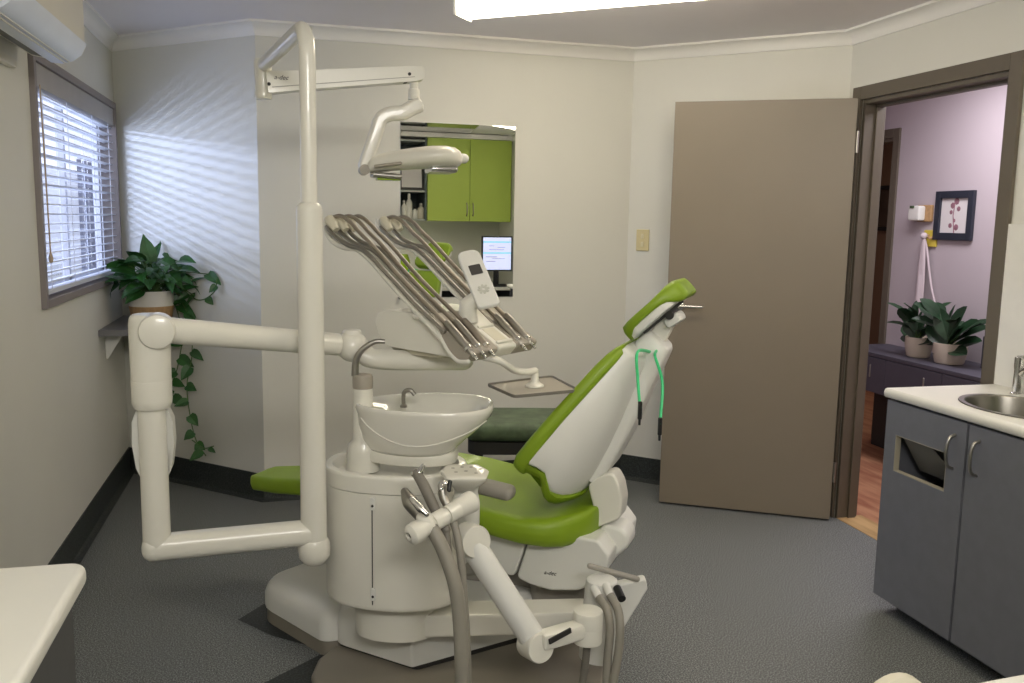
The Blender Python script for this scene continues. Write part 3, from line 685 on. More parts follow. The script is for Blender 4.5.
b = B(); b.lathe([(pr_*.80, 0), (pr_*.86, .006), (pr_*.985, phh*.53), (pr_*.9, phh*.54)], (px_, py_, SZ)); b.build('pot_sleeve', m_tan, po)
rnd = random.Random(11)
fol = B(); stm = B(); top = V((px_, py_, pt-.01))
def pl(px, py, y): return aty(px, py, min(y, 5.29-(px-129)*.00526-.08)-(.16 if px < 128 else 0))
# big named leaves, measured (base px, tip px, depth)
big = [((150, 262), (144, 235), 4.98, .08), ((142, 262), (126, 246), 4.95, .07), ((152, 262), (160, 240), 5.0, .06), ((135, 272), (104, 263), 4.85, .10), ((135, 280), (103, 278), 4.82, .09), ((140, 268), (112, 253), 4.9, .08), ((128, 285), (108, 272), 4.88, .08),
       ((168, 270), (188, 262), 5.0, .07), ((176, 278), (192, 275), 5.0, .07), ((190, 284), (204, 275), 5.02, .05), ((208, 274), (220, 283), 5.02, .06), ((165, 300), (186, 300), 4.95, .08), ((180, 305), (195, 315), 4.97, .07), ((172, 290), (158, 308), 4.9, .07), ((160, 262), (176, 258), 5.05, .06), ((150, 270), (166, 282), 4.88, .08), ((140, 285), (124, 292), 4.85, .07), ((185, 268), (174, 284), 4.95, .07), ((155, 278), (146, 292), 4.86, .07), ((195, 296), (182, 308), 4.95, .06)]
for (bx0, by0), (tx0, ty0), y, W in big:
    p0 = pl(bx0, by0, y); p1 = pl(tx0, ty0, y-rnd.uniform(-.05, .08)); t = p1-p0
    leafmesh(fol, p0, t, V((rnd.uniform(-.4, .4), -.55, .8)), t.length*1.05, W*rnd.uniform(.9, 1.15), .15)
    m_ = (top+p0)/2+V((0, 0, .05)); stm.tube([top+V((rnd.uniform(-.05, .05), rnd.uniform(-.05, .05), 0)), m_, p0], .0028, n=6, smooth=4)
for k in range(46):
    a_ = rnd.uniform(0, 2*PI); r_ = rnd.uniform(.04, .2); p0 = V((px_+r_*math.cos(a_)*1.1+.02, min(py_+r_*math.sin(a_)*.6-.03, py_+.05), pt+rnd.uniform(-.02, .17)))
    t = V((math.cos(a_)+rnd.uniform(-.4, .4), math.sin(a_)*.6-.2, rnd.uniform(-.5, .5))); leafmesh(fol, p0, t, V((rnd.uniform(-.5, .5), -.5, 1)), rnd.uniform(.07, .12), rnd.uniform(.05, .08), .3)
    stm.tube([top+V((rnd.uniform(-.05, .05), rnd.uniform(-.05, .05), 0)), (top+p0)/2+V((0, 0, .03)), p0], .0025, n=6, smooth=3)
# trailing vines down the wall
def vine(pts, n, lw, y):
    P = catmull([pl(a, c, d) for a, c, d in pts], 8); stm.tube(P, .003, n=6)
    for k in range(n):
        q = P[int((k+.5)/n*(len(P)-1))]; s = 1 if k % 2 else -1
        t = V((s*rnd.uniform(.5, 1), -.35, -rnd.uniform(.2, .9))); leafmesh(fol, q+V((0, -.01, 0)), t, V((0, -1, .35)), rnd.uniform(.7, 1.1)*lw, rnd.uniform(.55, .8)*lw, .1)
vine([(170, 290, 4.98), (182, 330, 4.9), (178, 365, 4.9), (172, 385, 4.92), (174, 400, 4.92)], 8, .085, 4.9)
vine([(175, 290, 4.98), (190, 320, 4.88), (192, 355, 4.85), (187, 385, 4.84), (190, 415, 4.82), (196, 440, 4.8), (206, 456, 4.78)], 11, .08, 4.9)
vine([(178, 285, 5.0), (198, 300, 4.95), (214, 292, 4.93), (217, 278, 4.93)], 3, .06, 4.9)
vine([(192, 440, 4.8), (204, 448, 4.77), (214, 446, 4.75)], 2, .045, 4.9)
for v in fol.bm.verts:
    v.co.x = max(v.co.x, XL+.012 if v.co.z < WZ0-.01 else XL+.025)
    k_ = (V((v.co.x, v.co.y))-pA).dot(an)
    if k_ < .012: v.co += V((an.x, an.y, 0))*(.012-k_)
fol.build('foliage', m_leaf, po, 60, flip=False); stm.build('stems', m_stem, po)
b = B(); b.lathe([(.001, 0), (pr_*.88, 0), (pr_*.88, .004)], (px_, py_, SZ+phh*.86)); b.build('soil', m_soil, po)

# ================================================================== HALL
lo0 = atx(884, 362, HX-.35)
HZ = .68
hc = thing('hall_cabinet', 'low dark slate cabinet against the lilac hall wall carrying two plants', 'cabinet', (HX-.2, 4.3, 0))
hy1 = 5.05; hy0 = 3.6
b = B(); b.box((HX-.195, (hy0+hy1)/2, HZ-.012), (.38, hy1-hy0, .024), .003); b.build('top', m_hcab, hc)
b = B(); b.box((HX-.19, (hy0+hy1)/2, (HZ-.024+.43)/2), (.36, hy1-hy0-.01, HZ-.454), .002); b.build('carcass', m_hcab, hc)
for k in range(3):
    y = hy1-.005-(k+.5)*(hy1-hy0-.01)/3
    b = B(); b.box((HX-.378, y, (HZ-.024+.43)/2), (.016, (hy1-hy0)/3-.008, HZ-.464), .002); d_ = b.build('door', m_hcab, hc)
    b = B(); b.tube([(HX-.386, y-.1, HZ-.15), (HX-.386, y-.1, HZ-.08)], .006, caps='round'); b.build('handle', m_steel, d_)
b = B(); b.box((HX-.05, (hy0+hy1)/2, .215), (.09, hy1-hy0-.04, .43)); b.build('plinth', m_dark, hc)
yp_ = atx(985, 370, HX-.12).y; b = B(); b.box((HX-.125, yp_, HZ+.09), (.03, .03, .18), .003); b.build('end_upstand', m_hcab, hc)
def hallplant(px, pyb, pyt, hw, leaves, label, name):
    X = HX-.2; base = atx(px, pyb, X); base.z = HZ; tz_ = atx(px, pyt, X).z; rr = hw
    t = thing(name, label, 'plant', base); h = max(.12, tz_-HZ)
    b = B(); b.lathe([(rr*.78, 0), (rr*.86, .006), (rr*1.02, h*.6), (rr, h), (rr*.9, h), (rr*.88, h*.9), (.001, h*.88)], base); b.build('pot', m_pot, t)
    f_ = B(); s_ = B(); tp_ = base+V((0, 0, h*.88))
    for (qx, qy), (ex, ey), W in leaves:
        dx = rnd.uniform(-.1, .08); p0 = atx(qx, qy, X+dx*.5); p1 = atx(ex, ey, X+dx); tt = p1-p0
        leafmesh(f_, p0, tt, V((-.6, rnd.uniform(-.5, .5), .8)), tt.length, W*1.15, .12, True); s_.tube([tp_, (tp_+p0)/2+V((0, 0, .03)), p0], .004, n=6, smooth=3)
    for k in range(16):
        a_ = rnd.uniform(0, 2*PI); p0 = tp_+V((math.cos(a_)*.03, math.sin(a_)*.03, rnd.uniform(.02, .12))); tt = V((math.cos(a_)*.7, math.sin(a_)*.7, rnd.uniform(.1, .9))); L_ = rnd.uniform(.7, 1.3)*rr*1.7
        leafmesh(f_, p0+tt*L_*.25, tt, V((-.5, rnd.uniform(-.4, .4), .8)), L_, L_*.5, .2, True); s_.tube([tp_, p0+tt*L_*.25], .004, n=6)
    f_.build('foliage', m_leafd, t, 60, flip=False); s_.build('stems', m_stem, t)
hallplant(917, 366, 345, .078, [((915, 345), (902, 333), .07), ((914, 338), (905, 318), .07), ((916, 332), (908, 308), .06), ((916, 326), (914, 300), .06), ((917, 335), (927, 313), .07), ((918, 340), (932, 328), .07), ((917, 343), (928, 341), .06), ((915, 340), (901, 324), .06), ((917, 330), (922, 306), .06), ((916, 342), (906, 342), .06)], 'smaller leafy plant in a beige pot on the hall cabinet, nearer the inner doorway', 'potted_plant')
hallplant(948, 374, 351, .092, [((946, 348), (928, 322), .09), ((946, 345), (926, 338), .09), ((948, 340), (938, 308), .09), ((948, 338), (951, 304), .08), ((949, 338), (962, 306), .09), ((950, 342), (974, 318), .10), ((950, 345), (986, 322), .09), ((951, 348), (979, 338), .09), ((947, 350), (932, 350), .08), ((949, 350), (965, 352), .08), ((948, 345), (957, 325), .08), ((946, 342), (931, 314), .08)], 'larger broad leaved plant in a beige pot on the hall cabinet, under the picture', 'potted_plant')
def hallpic(p0, p1, X, label, mfr, cat='picture'):
    a_ = atx(*p0, X); c_ = atx(*p1, X); cy = (a_.y+c_.y)/2; cz = (a_.z+c_.z)/2; w = abs(a_.y-c_.y); h = abs(a_.z-c_.z)
    t = thing('framed_picture', label, cat, (X-.012, cy, min(a_.z, c_.z)))
    b = B(); f_ = .14*w
    for s in (-1, 1):
        b.box((X-.012, cy+s*(w/2-f_/2), cz), (.022, f_, h), .003); b.box((X-.012, cy, cz+s*(h/2-f_/2)), (.022, w-2*f_, f_), .003)
    b.build('picture_frame', mfr, t); return t, cy, cz, w, h
t, cy, cz, w, h = hallpic((939, 191.5), (973, 241), HX, 'dark navy framed flower print on the lilac hall wall', m_navy)
b = B(); b.box((HX-.006, cy, cz), (.004, w*.72, h*.72)); b.build('print', m_print, t)
b = B()
for u, v, r in ((-.01, .085, .022), (.02, .06, .02), (-.03, .04, .016), (.03, .02, .014), (-.02, -.07, .02), (.03, -.06, .016), (.0, -.03, .012)): b.lathe([(r, 0), (r*.8, .001), (.001, .002)], (HX-.008, cy+u, cz+v), (-1, 0, 0), n=7)
b.tube([(HX-.009, cy, cz+.1), (HX-.009, cy+.01, cz), (HX-.009, cy-.01, cz-.12)], .003, n=5); b.build('flower_motif', m_pink, t)
t, cy, cz, w, h = hallpic((879, 186), (894, 231), 5.3, 'dark framed picture on the brown wall beyond the inner doorway', m_black)
b = B(); b.box((5.294, cy, cz), (.004, w*.73, h*.8)); b.build('print', mat('dark_print', '#4a3c33', .5, var=.3), t)
a_ = atx(918, 206, HX); c_ = atx(931, 221, HX); cy, cz = (a_.y+c_.y)/2, (a_.z+c_.z)/2; w = abs(a_.y-c_.y); h = a_.z-c_.z
t = thing('wall_telephone', 'small white and beige wall unit beside the framed flower print', 'wall unit', (HX-.03, cy, c_.z))
b = B(); b.box((HX-.012, cy-.02, cz), (.024, w, h*1.1), .006); b.build('backplate', m_tan, t)
b = B(); b.box((HX-.05, cy+.01, cz), (.055, w*.8, h), .014); b.build('body', m_white2, t)
b = B(); b.box((HX-.08, cy+.02, cz+h*.42), (.006, w*.3, h*.16), .002); b.build('indicator', m_gdark, t)
a_ = atx(926, 230, HX); c_ = atx(937, 247, HX); cy, cz = (a_.y+c_.y)/2, (a_.z+c_.z)/2; w = abs(a_.y-c_.y); h = a_.z-c_.z
t = thing('key_hook_plate', 'yellow hook plate on the hall wall under the wall unit', 'hook', (HX-.01, cy, c_.z))
b = B(); b.box((HX-.007, cy, cz), (.014, w, h), .004); b.build('plate', m_yellow, t)
for s in (-.25, .3):
    b = B(); b.tube([(HX-.012, cy+s*w, cz+.01), (HX-.04, cy+s*w, cz), (HX-.045, cy+s*w, cz+.025)], .006, smooth=3); b.build('hook', m_tan, t)
a_ = atx(924, 236, HX-.04); 
b = B(); e1 = atx(917, 320, HX-.05); e2 = atx(936, 308, HX-.03)
for k in range(3): b.tube([a_, atx(923-k, 262, HX-.045), atx(921-2*k, 300, HX-.05-.006*k), e1+V((0, .02*k, .0))], [.012, .02, .018, .02], n=8, flat=.5, smooth=4)
b.tube([a_, atx(927, 250, HX-.03), atx(931, 285, HX-.03), e2], .007, n=6, smooth=4)
b.sphere(a_, .022); tag(b.build('hanging_lanyard', mat('pale_ribbon', '#c9bcc0', .7)), 'pale ribbon lanyards hanging from the yellow hook plate', 'lanyard')
# ================================================================== DENTAL CHAIR
CO = V((.97, 2.75, 0)); CA = math.radians(-35)
FC = frame(CO, CA)
ch = thing('dental_chair', 'reclined lime green dental chair with white shell in the middle of the room', 'dental chair', CO, CA)
def cm(px, py, off): return meas(px, py, FC, off)
# floor plate and covers
def floorpts(pts, z=0): return [(FC.inverted() @ atz(x, y, z)) for x, y in pts]
bp = [(p.x, p.y) for p in floorpts([(311, 676), (318, 660), (336, 646), (420, 650), (520, 640), (596, 645), (606, 668), (604, 700), (560, 760), (380, 790), (318, 700)], .03)]
b = B(FC); b.prism(rpoly(bp, .03), (0, 0, .002), (1, 0, 0), (0, 1, 0), .036, .016, 4); b.build('base_plate', m_basep, ch)
def cover(poly, z0, z1, r, top_in, drop=0):
    """rounded cover: outline polygon, rising to a smaller softly rounded top"""
    P = rpoly(poly, r, 5); cx = sum(p[0] for p in P)/len(P); cy = sum(p[1] for p in P)/len(P); b = B(FC); rings = []
    for u, z in ((0, z0), (0, z0+(z1-z0)*.45), (.05, z0+(z1-z0)*.68), (.14, z0+(z1-z0)*.86), (.3, z0+(z1-z0)*.96), (.6, z1), (.9, z1)):
        k = 1-u*top_in; rings.append([(cx+(p[0]-cx)*k, cy+(p[1]-cy)*k, z) for p in P])
    return b.loft(rings)
p1 = [(-1.11, -.26), (-.76, -.44), (-.62, -.30), (-.62, .10), (-1.0, .12)]
b = cover([(-1.15, -.27), (-.765, -.43), (-.60, -.30), (-.60, .10), (-1.02, .12)], .0, .06, [.1, .04, .05, .05, .12], .1); b.build('front_plinth', m_basep, ch)
b = cover([(-1.165, -.27), (-.765, -.44), (-.60, -.30), (-.60, .10), (-1.03, .13)], .055, .165, [.12, .05, .05, .05, .14], .62); b.build('front_cover', m_white2, ch)
RC = [(p.x, p.y) for p in floorpts([(331, 640), (412, 666), (532, 632)], .06)]
b = cover(RC+[(-.16, .25), (-.7, .27)], .055, .20, [.07, .015, .05, .05, .1], .3); b.build('rear_cover', m_white2, ch)
b = B(FC); b.prism(rpoly([(p_[0]*.98, p_[1]*.96) for p_ in RC]+[(-.18, .24), (-.68, .26)], .03), (0, 0, .0), (1, 0, 0), (0, 1, 0), .06); b.build('rear_plinth', m_dark, ch)
b = B(FC); b.prism(rrect(.11, .10, .05, 5, -.06, .0), (0, 0, .1), (1, 0, 0), (0, 1, 0), .22, .01); b.build('lift_column', m_grey, ch)
b = B(FC); b.bar((-.45, -.02, .16), (.02, .04, .28), .16, .09, .02); b.build('lift_arm', m_grey, ch)
# seat pan body
up = [cm(*p, -.2) for p in [(528, 541), (516, 578), (530, 585), (550, 591), (578, 591), (598, 583), (607, 570), (609, 556), (598, 541), (560, 534)]]
b = B(FC); b.prism(rpoly(up, [.01, .02, .05, .05, .05, .05, .05, .02, .02, .02]), (0, -.2, 0), (1, 0, 0), (0, 0, 1), -.4, .03, 4); sb = b.build('seat_body', m_white2, ch)
up = [cm(*p, -.195) for p in [(527, 541), (514, 577), (490, 570), (470, 550), (440, 520), (450, 500), (500, 512)]]
b = B(FC); b.prism(rpoly(up, [.01, .02, .05, .05, .05, .03, .02]), (0, -.195, 0), (1, 0, 0), (0, 0, 1), -.39, .03, 4); b.build('seat_pan', m_grey if False else m_white2, ch)
lp = cm(550, 584, -.201); O_ = FC @ V((cm(550, 573, -.202)[0], -.2035, cm(550, 573, -.202)[1]))
ax = FC.to_3x3() @ V((1, 0, 0)); 
lettering('a-dec', O_, ax, (0, 0, 1), .019, ch, m_dark, 'lettering', .35)
# rear wing of the seat frame
wp = [cm(*p, -.08) for p in [(600, 566), (616, 557), (630, 545), (630, 534), (622, 526), (606, 522), (592, 536)]]
b = B(FC); b.prism(rpoly(wp, .04, 6), (0, -.10, 0), (1, 0, 0), (0, 0, 1), -.11, .02, 4); b.build('rear_wing', m_white2, ch)
# seat cushion
def ring_yz(s, w, zt, zb, r=.035, dish=0, n=5):
    P = rrect(w, (zt-zb)/2, r, n, 0, (zt+zb)/2); return [(s, y, z-(dish*max(0, 1-(y/w)**2) if z > (zt+zb)/2 else 0)) for y, z in P]
prof = [(-1.345, .03, .446, .425, .01), (-1.335, .06, .46, .41, .02), (-1.31, .085, .468, .402, .028), (-1.2, .11, .478, .41, .03), (-1.0, .15, .508, .435, .032), (-.8, .195, .548, .465, .034), (-.62, .23, .575, .488, .036), (-.45, .255, .56, .47, .04), (-.28, .275, .53, .44, .045), (-.14, .282, .52, .425, .048), (-.06, .27, .522, .42, .05), (-.01, .245, .528, .42, .05), (.035, .20, .535, .425, .05), (.062, .15, .54, .435, .045), (.08, .085, .535, .455, .03)]
b = B(FC); b.loft([ring_yz(s, w, zt, zb, r, .012) for s, w, zt, zb, r in prof]); sc_o = b.build('seat_cushion', m_green, ch, 60)
b = B(FC); b.loft([ring_yz(s, w-.03, zb+.01, zb-.03, .02) for s, w, zt, zb, r in prof[4:7]]); b.build('leg_support', m_basep, ch)
# backrest
p0 = V((-.142, 0, .692)); dv = V((.61, 0, .792)).normalized(); nv_ = V((.792, 0, -.61)).normalized()
def bring(t, w, R, off0=0.0, e=2.6, n=22, grow=0, frontr=0.0):
    """section of the back shell: straight front, swelling rear"""
    out = []
    for k in range(n+1):
        a_ = PI*k/n; c_, s_ = math.cos(a_), math.sin(a_)
        y = (w+grow)*(1 if c_ > 0 else -1)*abs(c_)**(2/e); r = off0+(R+grow)*abs(s_)**(2/e); out.append(p0+dv*t+nv_*r+V((0, y, 0)))
    for k in range(1, 5): out.append(p0+dv*t+nv_*(off0-frontr)+V((0, -(w+grow)+2*(w+grow)*k/5, 0)))
    return out
st_ = [(.0, .255, .185), (.012, .272, .197), (.03, .282, .200), (.10, .272, .188), (.18, .252, .170), (.27, .222, .145), (.35, .190, .120), (.42, .160, .098), (.465, .140, .082), (.485, .12, .07)]
def lower_wave(q, t):
    r = (q-p0-dv*t).dot(nv_); return dv*(.03*math.exp(-((r-.065)/.03)**2)-.035*math.exp(-((r-.15)/.05)**2))
rings = []
for t, w, R in st_:
    g = bring(t, w, R); f = max(0, 1-t/.10); rings.append([q+lower_wave(q, t)*f for q in g])
b = B(FC); b.loft(rings); shell = b.build('back_shell', m_white2, ch, 55)
# central spine moulding, ends in a neck at the top
sp = [(.05, .10, .19, .214), (.12, .095, .178, .212), (.25, .085, .14, .188), (.36, .075, .10, .156), (.44, .07, .07, .134), (.50, .065, .045, .118), (.535, .06, .05, .108), (.548, .045, .06, .098)]
b = B(FC); b.loft([[p0+dv*t+nv_*r+V((0, y, 0)) for y, r in rrect(w, (r1-r0)/2+.02, .03, 4, 0, (r0+r1)/2-.02)] for t, w, r0, r1 in sp]); b.build('spine_cover', m_white2, ch, 50)
# cushion on the front, its edge wraps the shell
rg = []
for t, w, d0, d1 in [(-.032, .20, .0, .02), (-.028, .25, -.012, .026), (-.015, .275, -.022, .028), (.02, .292, -.030, .022), (.10, .284, -.032, .018), (.2, .262, -.032, .014), (.3, .229, -.030, .014), (.38, .197, -.030, .014), (.43, .172, -.026, .014), (.46, .15, -.020, .012), (.475, .125, -.012, .010), (.48, .10, -.004, .008)]:
    rg.append([p0+dv*t+nv_*r+V((0, y, 0)) for y, r in rrect(w, (d1-d0)/2, .03, 5, 0, (d0+d1)/2)])
b = B(FC); b.loft(rg); b.build('back_cushion', m_green, ch, 60)
# green lower wrap under the shell
rings = []
for t, w, R, g_ in ((-.028, .255, .185, -.02), (-.02, .26, .19, .004), (.0, .262, .195, .012), (.018, .272, .197, .010)):
    g = bring(t, w, R, grow=g_); rings.append([q+lower_wave(q, t) for q in g])
b = B(FC); b.loft(rings); b.build('lumbar_wrap', m_green, ch, 60)
# bracket between seat and back
br = [cm(*p, -.09) for p in [(588, 484), (600, 476), (613, 471), (620, 484), (623, 500), (621, 518), (598, 527), (588, 525), (594, 508)]]
b = B(FC); b.prism(rpoly(br, [.03, .03, .04, .06, .06, .03, .02, .02, .06], 6), (0, -.10, 0), (1, 0, 0), (0, 0, 1), -.09, .02, 4); b.build('back_bracket', m_white, ch)
# headrest post, plate, cushion
q0 = cm(648, 356, -.0); q1 = cm(673, 310, -.0)
b = B(FC); b.bar((q0[0], 0, q0[1]), (q1[0], 0, q1[1]), .058, .03, .012, up=(0, 1, 0)); b.build('headrest_post', m_white, ch)
b = B(FC); qa = cm(651, 338, -.03); b.lathe([(.012, 0), (.012, .006), (.004, .008)], (qa[0], -.028, qa[1]), (0, -1, 0), n=16); qa = cm(667, 326, 0); b.lathe([(.004, 0), (.004, .006), (.001, .007)], (qa[0], -.028, qa[1]), (0, -1, 0), n=10); b.build('post_screw', m_cream, ch)
qa = cm(675, 319, 0); b = B(FC); b.box((qa[0], 0, qa[1]), (.055, .1, .035), .012, rot=(0, math.radians(-35), 0)); b.build('release_lever', m_white2, ch)
qa = cm(650, 359, 0); b = B(FC); b.box((qa[0], 0, qa[1]), (.05, .085, .026), .008, rot=(0, math.radians(-35), 0)); b.tube([(qa[0], -.06, qa[1]), (qa[0], .06, qa[1])], .012, n=14); b.build('post_socket', m_dark, ch)
h0_ = V((cm(627, 331, -.13)[0], 0, cm(627, 331, -.13)[1])); h1_ = V((cm(673, 291, -.13)[0], 0, cm(673, 291, -.13)[1])); hd = (h1_-h0_).normalized(); hn = V((hd.z, 0, -hd.x)); HL = (h1_-h0_).length
def hring(u, w, f, k, r): return [h0_+hd*u*HL+hn*rr+V((0, y, 0)) for y, rr in rrect(w, (f+k)/2, r, 5, 0, (k-f)/2)]
b = B(FC); b.loft([hring(u, w, f, k, r) for u, w, f, k, r in [(-.12, .07, .00, .025, .012), (-.10, .10, .010, .032, .02), (-.04, .125, .020, .03, .024), (.1, .14, .022, .012, .016), (.3, .147, .022, .006, .013), (.6, .147, .022, .006, .013), (.8, .135, .026, .014, .018), (.93, .125, .030, .036, .03), (1.03, .112, .030, .04, .034), (1.10, .09, .022, .038, .028), (1.13, .06, .008, .028, .015)]]); hc_ = b.build('headrest_cushion', m_green, ch, 60)
b = B(FC); b.loft([[h0_+hd*u*HL+hn*rr+V((0, y, 0)) for y, rr in rrect(w, .014, .01, 3, 0, .018)] for u, w in ((-.06, .09), (.0, .122), (.15, .138), (.7, .136), (.85, .118), (.9, .09))]); b.build('headrest_plate', m_white2, ch, 50)
qa = h0_+hd*.62*HL+hn*.045; b = B(FC); b.bar(h0_+hd*.1*HL+hn*.034+V((0, -.06, 0)), h0_+hd*.92*HL+hn*.036+V((0, -.03, 0)), .012, .01); b.tube([qa+V((0, -.06, 0)), qa+V((0, .06, 0))], .014, n=14); b.build('headrest_hinge', m_dark, ch)
# armrest on the near side
a0 = cm(474, 480, -.33); a1 = cm(514, 494, -.33)
b = B(FC); b.bar((a0[0]-.12, -.33, a0[1]), (a1[0], -.33, a1[1]), .065, .045, .02, seg=4); b.build('armrest', m_grey, ch)
b = B(FC); b.tube([(a0[0]-.05, -.325, a0[1]-.02), (a0[0]-.05, -.31, a0[1]-.09), (a0[0]-.03, -.24, .44), (a0[0]-.02, -.1, .40)], .018, smooth=5); b.build('armrest_bracket', m_white2, ch)

# bib cord on the headrest post
n0_ = FC @ V((q0[0]+.01, -.04, q0[1]+.012))
bb = thing('bib_clip_cord', 'mint green bib cord with black clips hanging over the headrest post', 'bib cord', n0_)
e1 = atd(640, 408, 2.60); e2 = atd(660, 424, 2.66)
ca_ = atd(637.5, 352, 2.63); cb_ = atd(655, 356, 2.70)
k1 = FC @ V((q0[0]+.015, -.034, q0[1]+.02)); k2 = FC @ V((q0[0]+.02, .034, q0[1]+.02)); k0 = FC @ V((q0[0]-.03, 0, q0[1]+.035))
b = B(); b.tube([e1, (e1+ca_)/2+V((-.003, 0, 0)), ca_, k1, k0, k2, cb_, (cb_+e2)/2+V((.015, 0, .02)), e2], .0055, n=8, smooth=8, flat=.8); b.build('cord', m_bib, bb)
for e_ in (e1, e2):
    b = B(); b.bar(e_+V((0, 0, .02)), e_-V((0, 0, .035)), .012, .01, .003, up=(0, 1, 0)); b.bar(e_-V((0, 0, .03)), e_-V((0, 0, .052)), .007, .007, .002, up=(0, 1, 0)); b.build('clip', m_black, bb)

# marbled stool behind the chair
so = atz(522, 424, .50)
sl = thing('padded_stool', 'marbled dark green padded stool standing behind the dental chair', 'stool', (so.x, so.y, 0))
F = frame((so.x, so.y, 0), math.radians(-12))
b = B(F); b.prism(rrect(.27, .19, .07, 6), (0, 0, .455), (1, 0, 0), (0, 1, 0), .09, .035, 4); b.build('seat_cushion', m_gdark, sl, 60)
b = B(F); b.prism(rrect(.255, .175, .06, 6), (0, 0, .395), (1, 0, 0), (0, 1, 0), .058, .004); b.build('seat_base', m_dark, sl)
for sx in (-1, 1):
    for sy in (-1, 1):
        b = B(F); b.tube([(sx*.2, sy*.12, .395), (sx*.23, sy*.15, .0)], [.018, .014]); b.build('leg', m_black, sl)

# ================================================================== SPITTOON UNIT
SU = V((.312, 2.644, 0)); SA = math.radians(-22)
FS = frame((SU.x, SU.y, 0), SA)
su = thing('spittoon_unit', 'white spittoon cabinet with porcelain bowl in front of the green chair', 'spittoon', (SU.x, SU.y, .2), SA)
EA, EB = .216, .165
def sel(a, bb_, n=48, e=2.3): return [(a*(1 if math.cos(t) > 0 else -1)*abs(math.cos(t))**(2/e), bb_*(1 if math.sin(t) > 0 else -1)*abs(math.sin(t))**(2/e)) for t in [2*PI*k/n for k in range(n)]]
def sz_at(px, py, ly):  # height of a photo point on the cabinet's local plane
    return meas(px, py, FS, ly)[1]
zb_, zr, zt_ = sz_at(405, 614, -EB), sz_at(405, 497, -EB), sz_at(405, 478, -EB)
b = B(FS); b.loft([[(x*k, y*k, z) for x, y in sel(EA, EB)] for k, z in ((.97, zb_), (.99, zb_+.004), (1, zb_+.015), (1.0, zr-.003), (.99, zr))]); cb = b.build('cabinet', m_white, su, 50)
b = B(FS); b.loft([[(x*k, y*k, z) for x, y in sel(EA, EB)] for k, z in ((.985, zr+.001), (1.012, zr+.004), (1.015, zt_-.012), (1.005, zt_-.003), (.985, zt_), (.90, zt_), (.875, zt_-.008), (.84, zt_-.03), (.5, zt_-.034), (.1, zt_-.036))]); b.build('top_rim', m_white, su, 50)
# door seam and latches
sx_ = meas(373, 540, FS, -EB*.95)[0]; ysm = -EB*(1-abs(sx_/EA)**2.3)**(1/2.3)
b = B(FS); b.box((sx_, ysm-.0006, (zb_+.02+zr-.01)/2), (.0028, .002, zr-zb_-.03)); b.build('door_seam', m_dark, su)
for z in (zr-.025, zb_+.055):
    b = B(FS); b.prism(rrect(.008, .02, .007, 4, sx_+.003, z), (0, ysm-.001, 0), (1, 0, 0), (0, 0, 1), .006, .002); l_ = b.build('latch', m_white2, su)
    b = B(FS); b.sphere((sx_+.003, ysm-.008, z-.006), .004, 8); b.build('latch_key', m_dark, l_)
# plinth under cabinet, arm to the right
zA_ = aty(440, 630, 2.52).z
b = B(FS); b.loft([[(x, y, z) for x, y in sel(.128, .10)] for z in (zA_-.0385, zb_+.002)]); b.build('cabinet_plinth', m_white, su, 50)
bm0 = FS @ V((-.0, -.06, 0)); be = aty(590, 622, 2.52)
zA = aty(440, 630, 2.52).z
b = B(); c0_ = FS @ V((.0, -.03, zA)); c1_ = V((be.x, be.y, zA)); b.bar(c0_, c1_, .11, .075, .012); b.build('assistant_beam', m_white, su)
# cone post at beam end with hose sockets
pe = atd(602, 578, 2.62); pz1 = pe.z
b = B(); b.lathe([(.062, zA-.05), (.06, zA), (.05, pz1-.03), (.047, pz1-.012), (.046, pz1-.006), (.04, pz1-.001), (.001, pz1)], (pe.x, pe.y, 0)); b.build('cone_post', m_white2, su)
b = B()
bk = [(604, 590), (640, 578), (646, 592), (622, 622), (600, 655)]
P_ = [atd(x, y, 2.68) for x, y in [(606, 588), (646, 578), (648, 590), (620, 640), (590, 655)]]
o_ = P_[0]; axx = V((RT.x, RT.y, 0)).normalized(); pl2 = [((p-o_).dot(axx), p.z-o_.z) for p in P_]
b.prism(rpoly(pl2, .012), o_, axx, (0, 0, 1), -.04, .008); b.build('rear_panel', m_white2, su)
b = B(); r0_ = atd(590, 566, 2.66); r1_ = atd(637, 579, 2.66); b.tube([r0_, r1_], .009, caps='round'); b.build('lever_rod', m_grey, su)
socks = [(594, 588, 600, 600), (606, 585, 611, 598), (617, 588, 622, 599)]
for k, (x0_, y0_, x1_, y1_) in enumerate(socks):
    b = B(); a_ = atd(x0_, y0_, 2.575); c_ = atd(x1_, y1_, 2.53); b.tube([a_, c_], .0118, n=16); b.build('hose_socket', m_white2 if k < 2 else m_black, su)
for pts, r in (([(599, 597, 2.53), (607, 610, 2.5), (610, 630, 2.49), (608, 655, 2.49), (606, 690, 2.49), (604, 730, 2.50)], .0125), ([(610, 595, 2.53), (618, 610, 2.5), (620, 630, 2.48), (618, 655, 2.48), (612, 690, 2.48), (608, 730, 2.5)], .0125)):
    b = B(); b.tube([atd(*p) for p in pts], r, smooth=6); b.build('supply_hose', m_hose, su)
